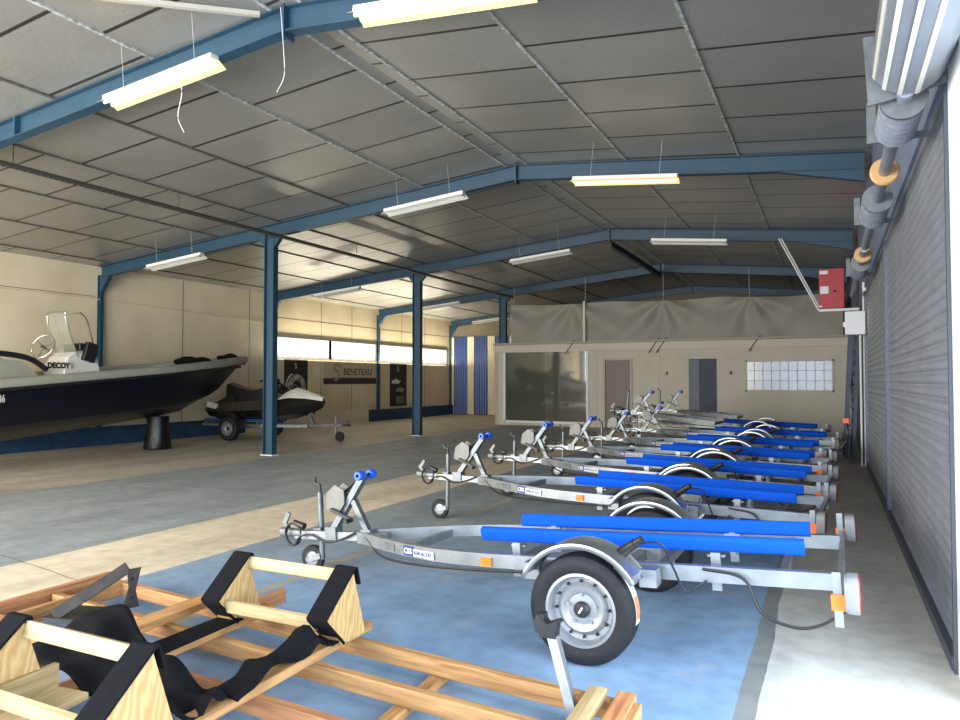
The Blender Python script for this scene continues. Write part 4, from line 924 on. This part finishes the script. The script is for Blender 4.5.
q = MB(); q.loft([sec(-1.45, .42, .12, .3, .42, .36), sec(-1.3, .52, .05, .28, .46, .42), sec(-.5, .56, .02, .28, .5, .42), (sec(.5, .55, .02, .3, .55, .4)), sec(1.1, .45, .06, .36, .6, .34), sec(1.6, .28, .18, .44, .58, .2), sec(1.95, .1, .34, .48, .54, .07)]); q.build('hull', jblk, js)
q = MB(); q.loft([[(x, -w_, z-.03), (x, -w_*.6, z+.1*k_), (x, 0, z+.14*k_), (x, w_*.6, z+.1*k_), (x, w_, z-.03)] for x, w_, z, k_ in ((.9, .44, .58, .5), (1.05, .42, .6, 1.4), (1.2, .38, .62, 1.6), (1.6, .26, .6, .9), (1.98, .08, .53, .4))], closed=False, cap=False); q.build('bonnet', jwht, js)
q = MB(); q.loft([[(x, -w_, z0), (x, -w_*.8, z1), (x, 0, z1+.03), (x, w_*.8, z1), (x, w_, z0)] for x, w_, z0, z1 in ((-1.0, .16, .5, .93), (-.9, .2, .48, .98), (-.55, .2, .48, .86), (-.1, .22, .5, .78), (.25, .2, .52, .86), (.45, .14, .55, .92))], cap=True); q.build('seat', blackp, js)
q = MB(); q.loft([[(x, -w_, .4), (x, -w_*.9, z1), (x, w_*.9, z1), (x, w_, .4)] for x, w_, z1 in ((-1.45, .3, .46), (-1.15, .34, .5), (-.95, .3, .62), (-.6, .26, .66))]); q.build('rear_deck', jblk, js)
MB().box((-1.15, -.46, .42), (.35, .1, .14), M.Rotation(R(12), 3, 'Y')).build('side_flash', jwht, js, False, bevel=.02)
q = MB(); q.loft([[(x, -w_, z0), (x, 0, z1), (x, w_, z0)] for x, w_, z0, z1 in ((.35, .16, .75, .98), (.6, .2, .72, 1.0), (.85, .22, .68, .85))], closed=True); q.build('steering_column', jblk, js)
q = MB(); q.tube(smoothpath([(.3, -.38, 1.0), (.42, -.2, 1.06), (.48, 0, 1.04), (.42, .2, 1.06), (.3, .38, 1.0)]), .022, 8); q.box((.48, 0, 1.02), (.16, .14, .1)); q.build('handlebar', blackp, js)
for s in (-1, 1):
    q = MB(); q.sphere((.82, s*.32, .86), .1, (.5, .8, .7)); q.build('mirror', jblk, js)

# ------------------------------------------------------------------ light, sky, camera
wd = D.worlds.new('World'); SC.world = wd; wd.use_nodes = True
wd.node_tree.nodes['Background'].inputs[0].default_value = (.68, .82, 1, 1); wd.node_tree.nodes['Background'].inputs[1].default_value = 1.6
def area(name, loc, rot, sx, sy, power, c):
    l = D.lights.new(name, 'AREA'); l.shape = 'RECTANGLE'; l.size = sx; l.size_y = sy; l.energy = power; l.color = c
    o = D.objects.new(name, l); COL.objects.link(o); o.location = loc; o.rotation_euler = rot; return o
area('daylight_side_door', (XR+.5, 2.1, 1.25), (0, R(90), 0), 2.2, 3.4, 210, (.7, .85, 1))
area('daylight_front', (-9.6, YF-.3, 2.0), (R(90), 0, R(-6)), 10.5, 3.4, 1900, (1, .96, .88))
area('daylight_front_right', (-2.2, YF-.3, 1.9), (R(90), 0, 0), 4.4, 3.2, 420, (.62, .78, 1))  # added blue fill, tints the right ceiling and shutters
area('window_uplight', (XL+.3, 22.4, 2.12), (R(180), 0, 0), .3, 10.8, 300, (1, .9, .68))  # added upward lamp at the sills, makes the warm ceiling glow

cd = D.cameras.new('Camera'); cd.sensor_width = 36; cd.lens = 36*720/960; cd.clip_start = .05; cd.clip_end = 200
cam = D.objects.new('Camera', cd); COL.objects.link(cam)
cam.location = (0, 0, 1.475); cam.rotation_euler = (R(90+1.6707), 0, R(25.915)); SC.camera = cam
SC.view_settings.view_transform = 'Standard'; SC.view_settings.look = 'None'; SC.view_settings.exposure = 0.33; SC.view_settings.gamma = 1.06
SC.cycles.use_denoising = True; SC.cycles.max_bounces = 8; SC.cycles.diffuse_bounces = 5; SC.cycles.caustics_reflective = False; SC.cycles.caustics_refractive = False
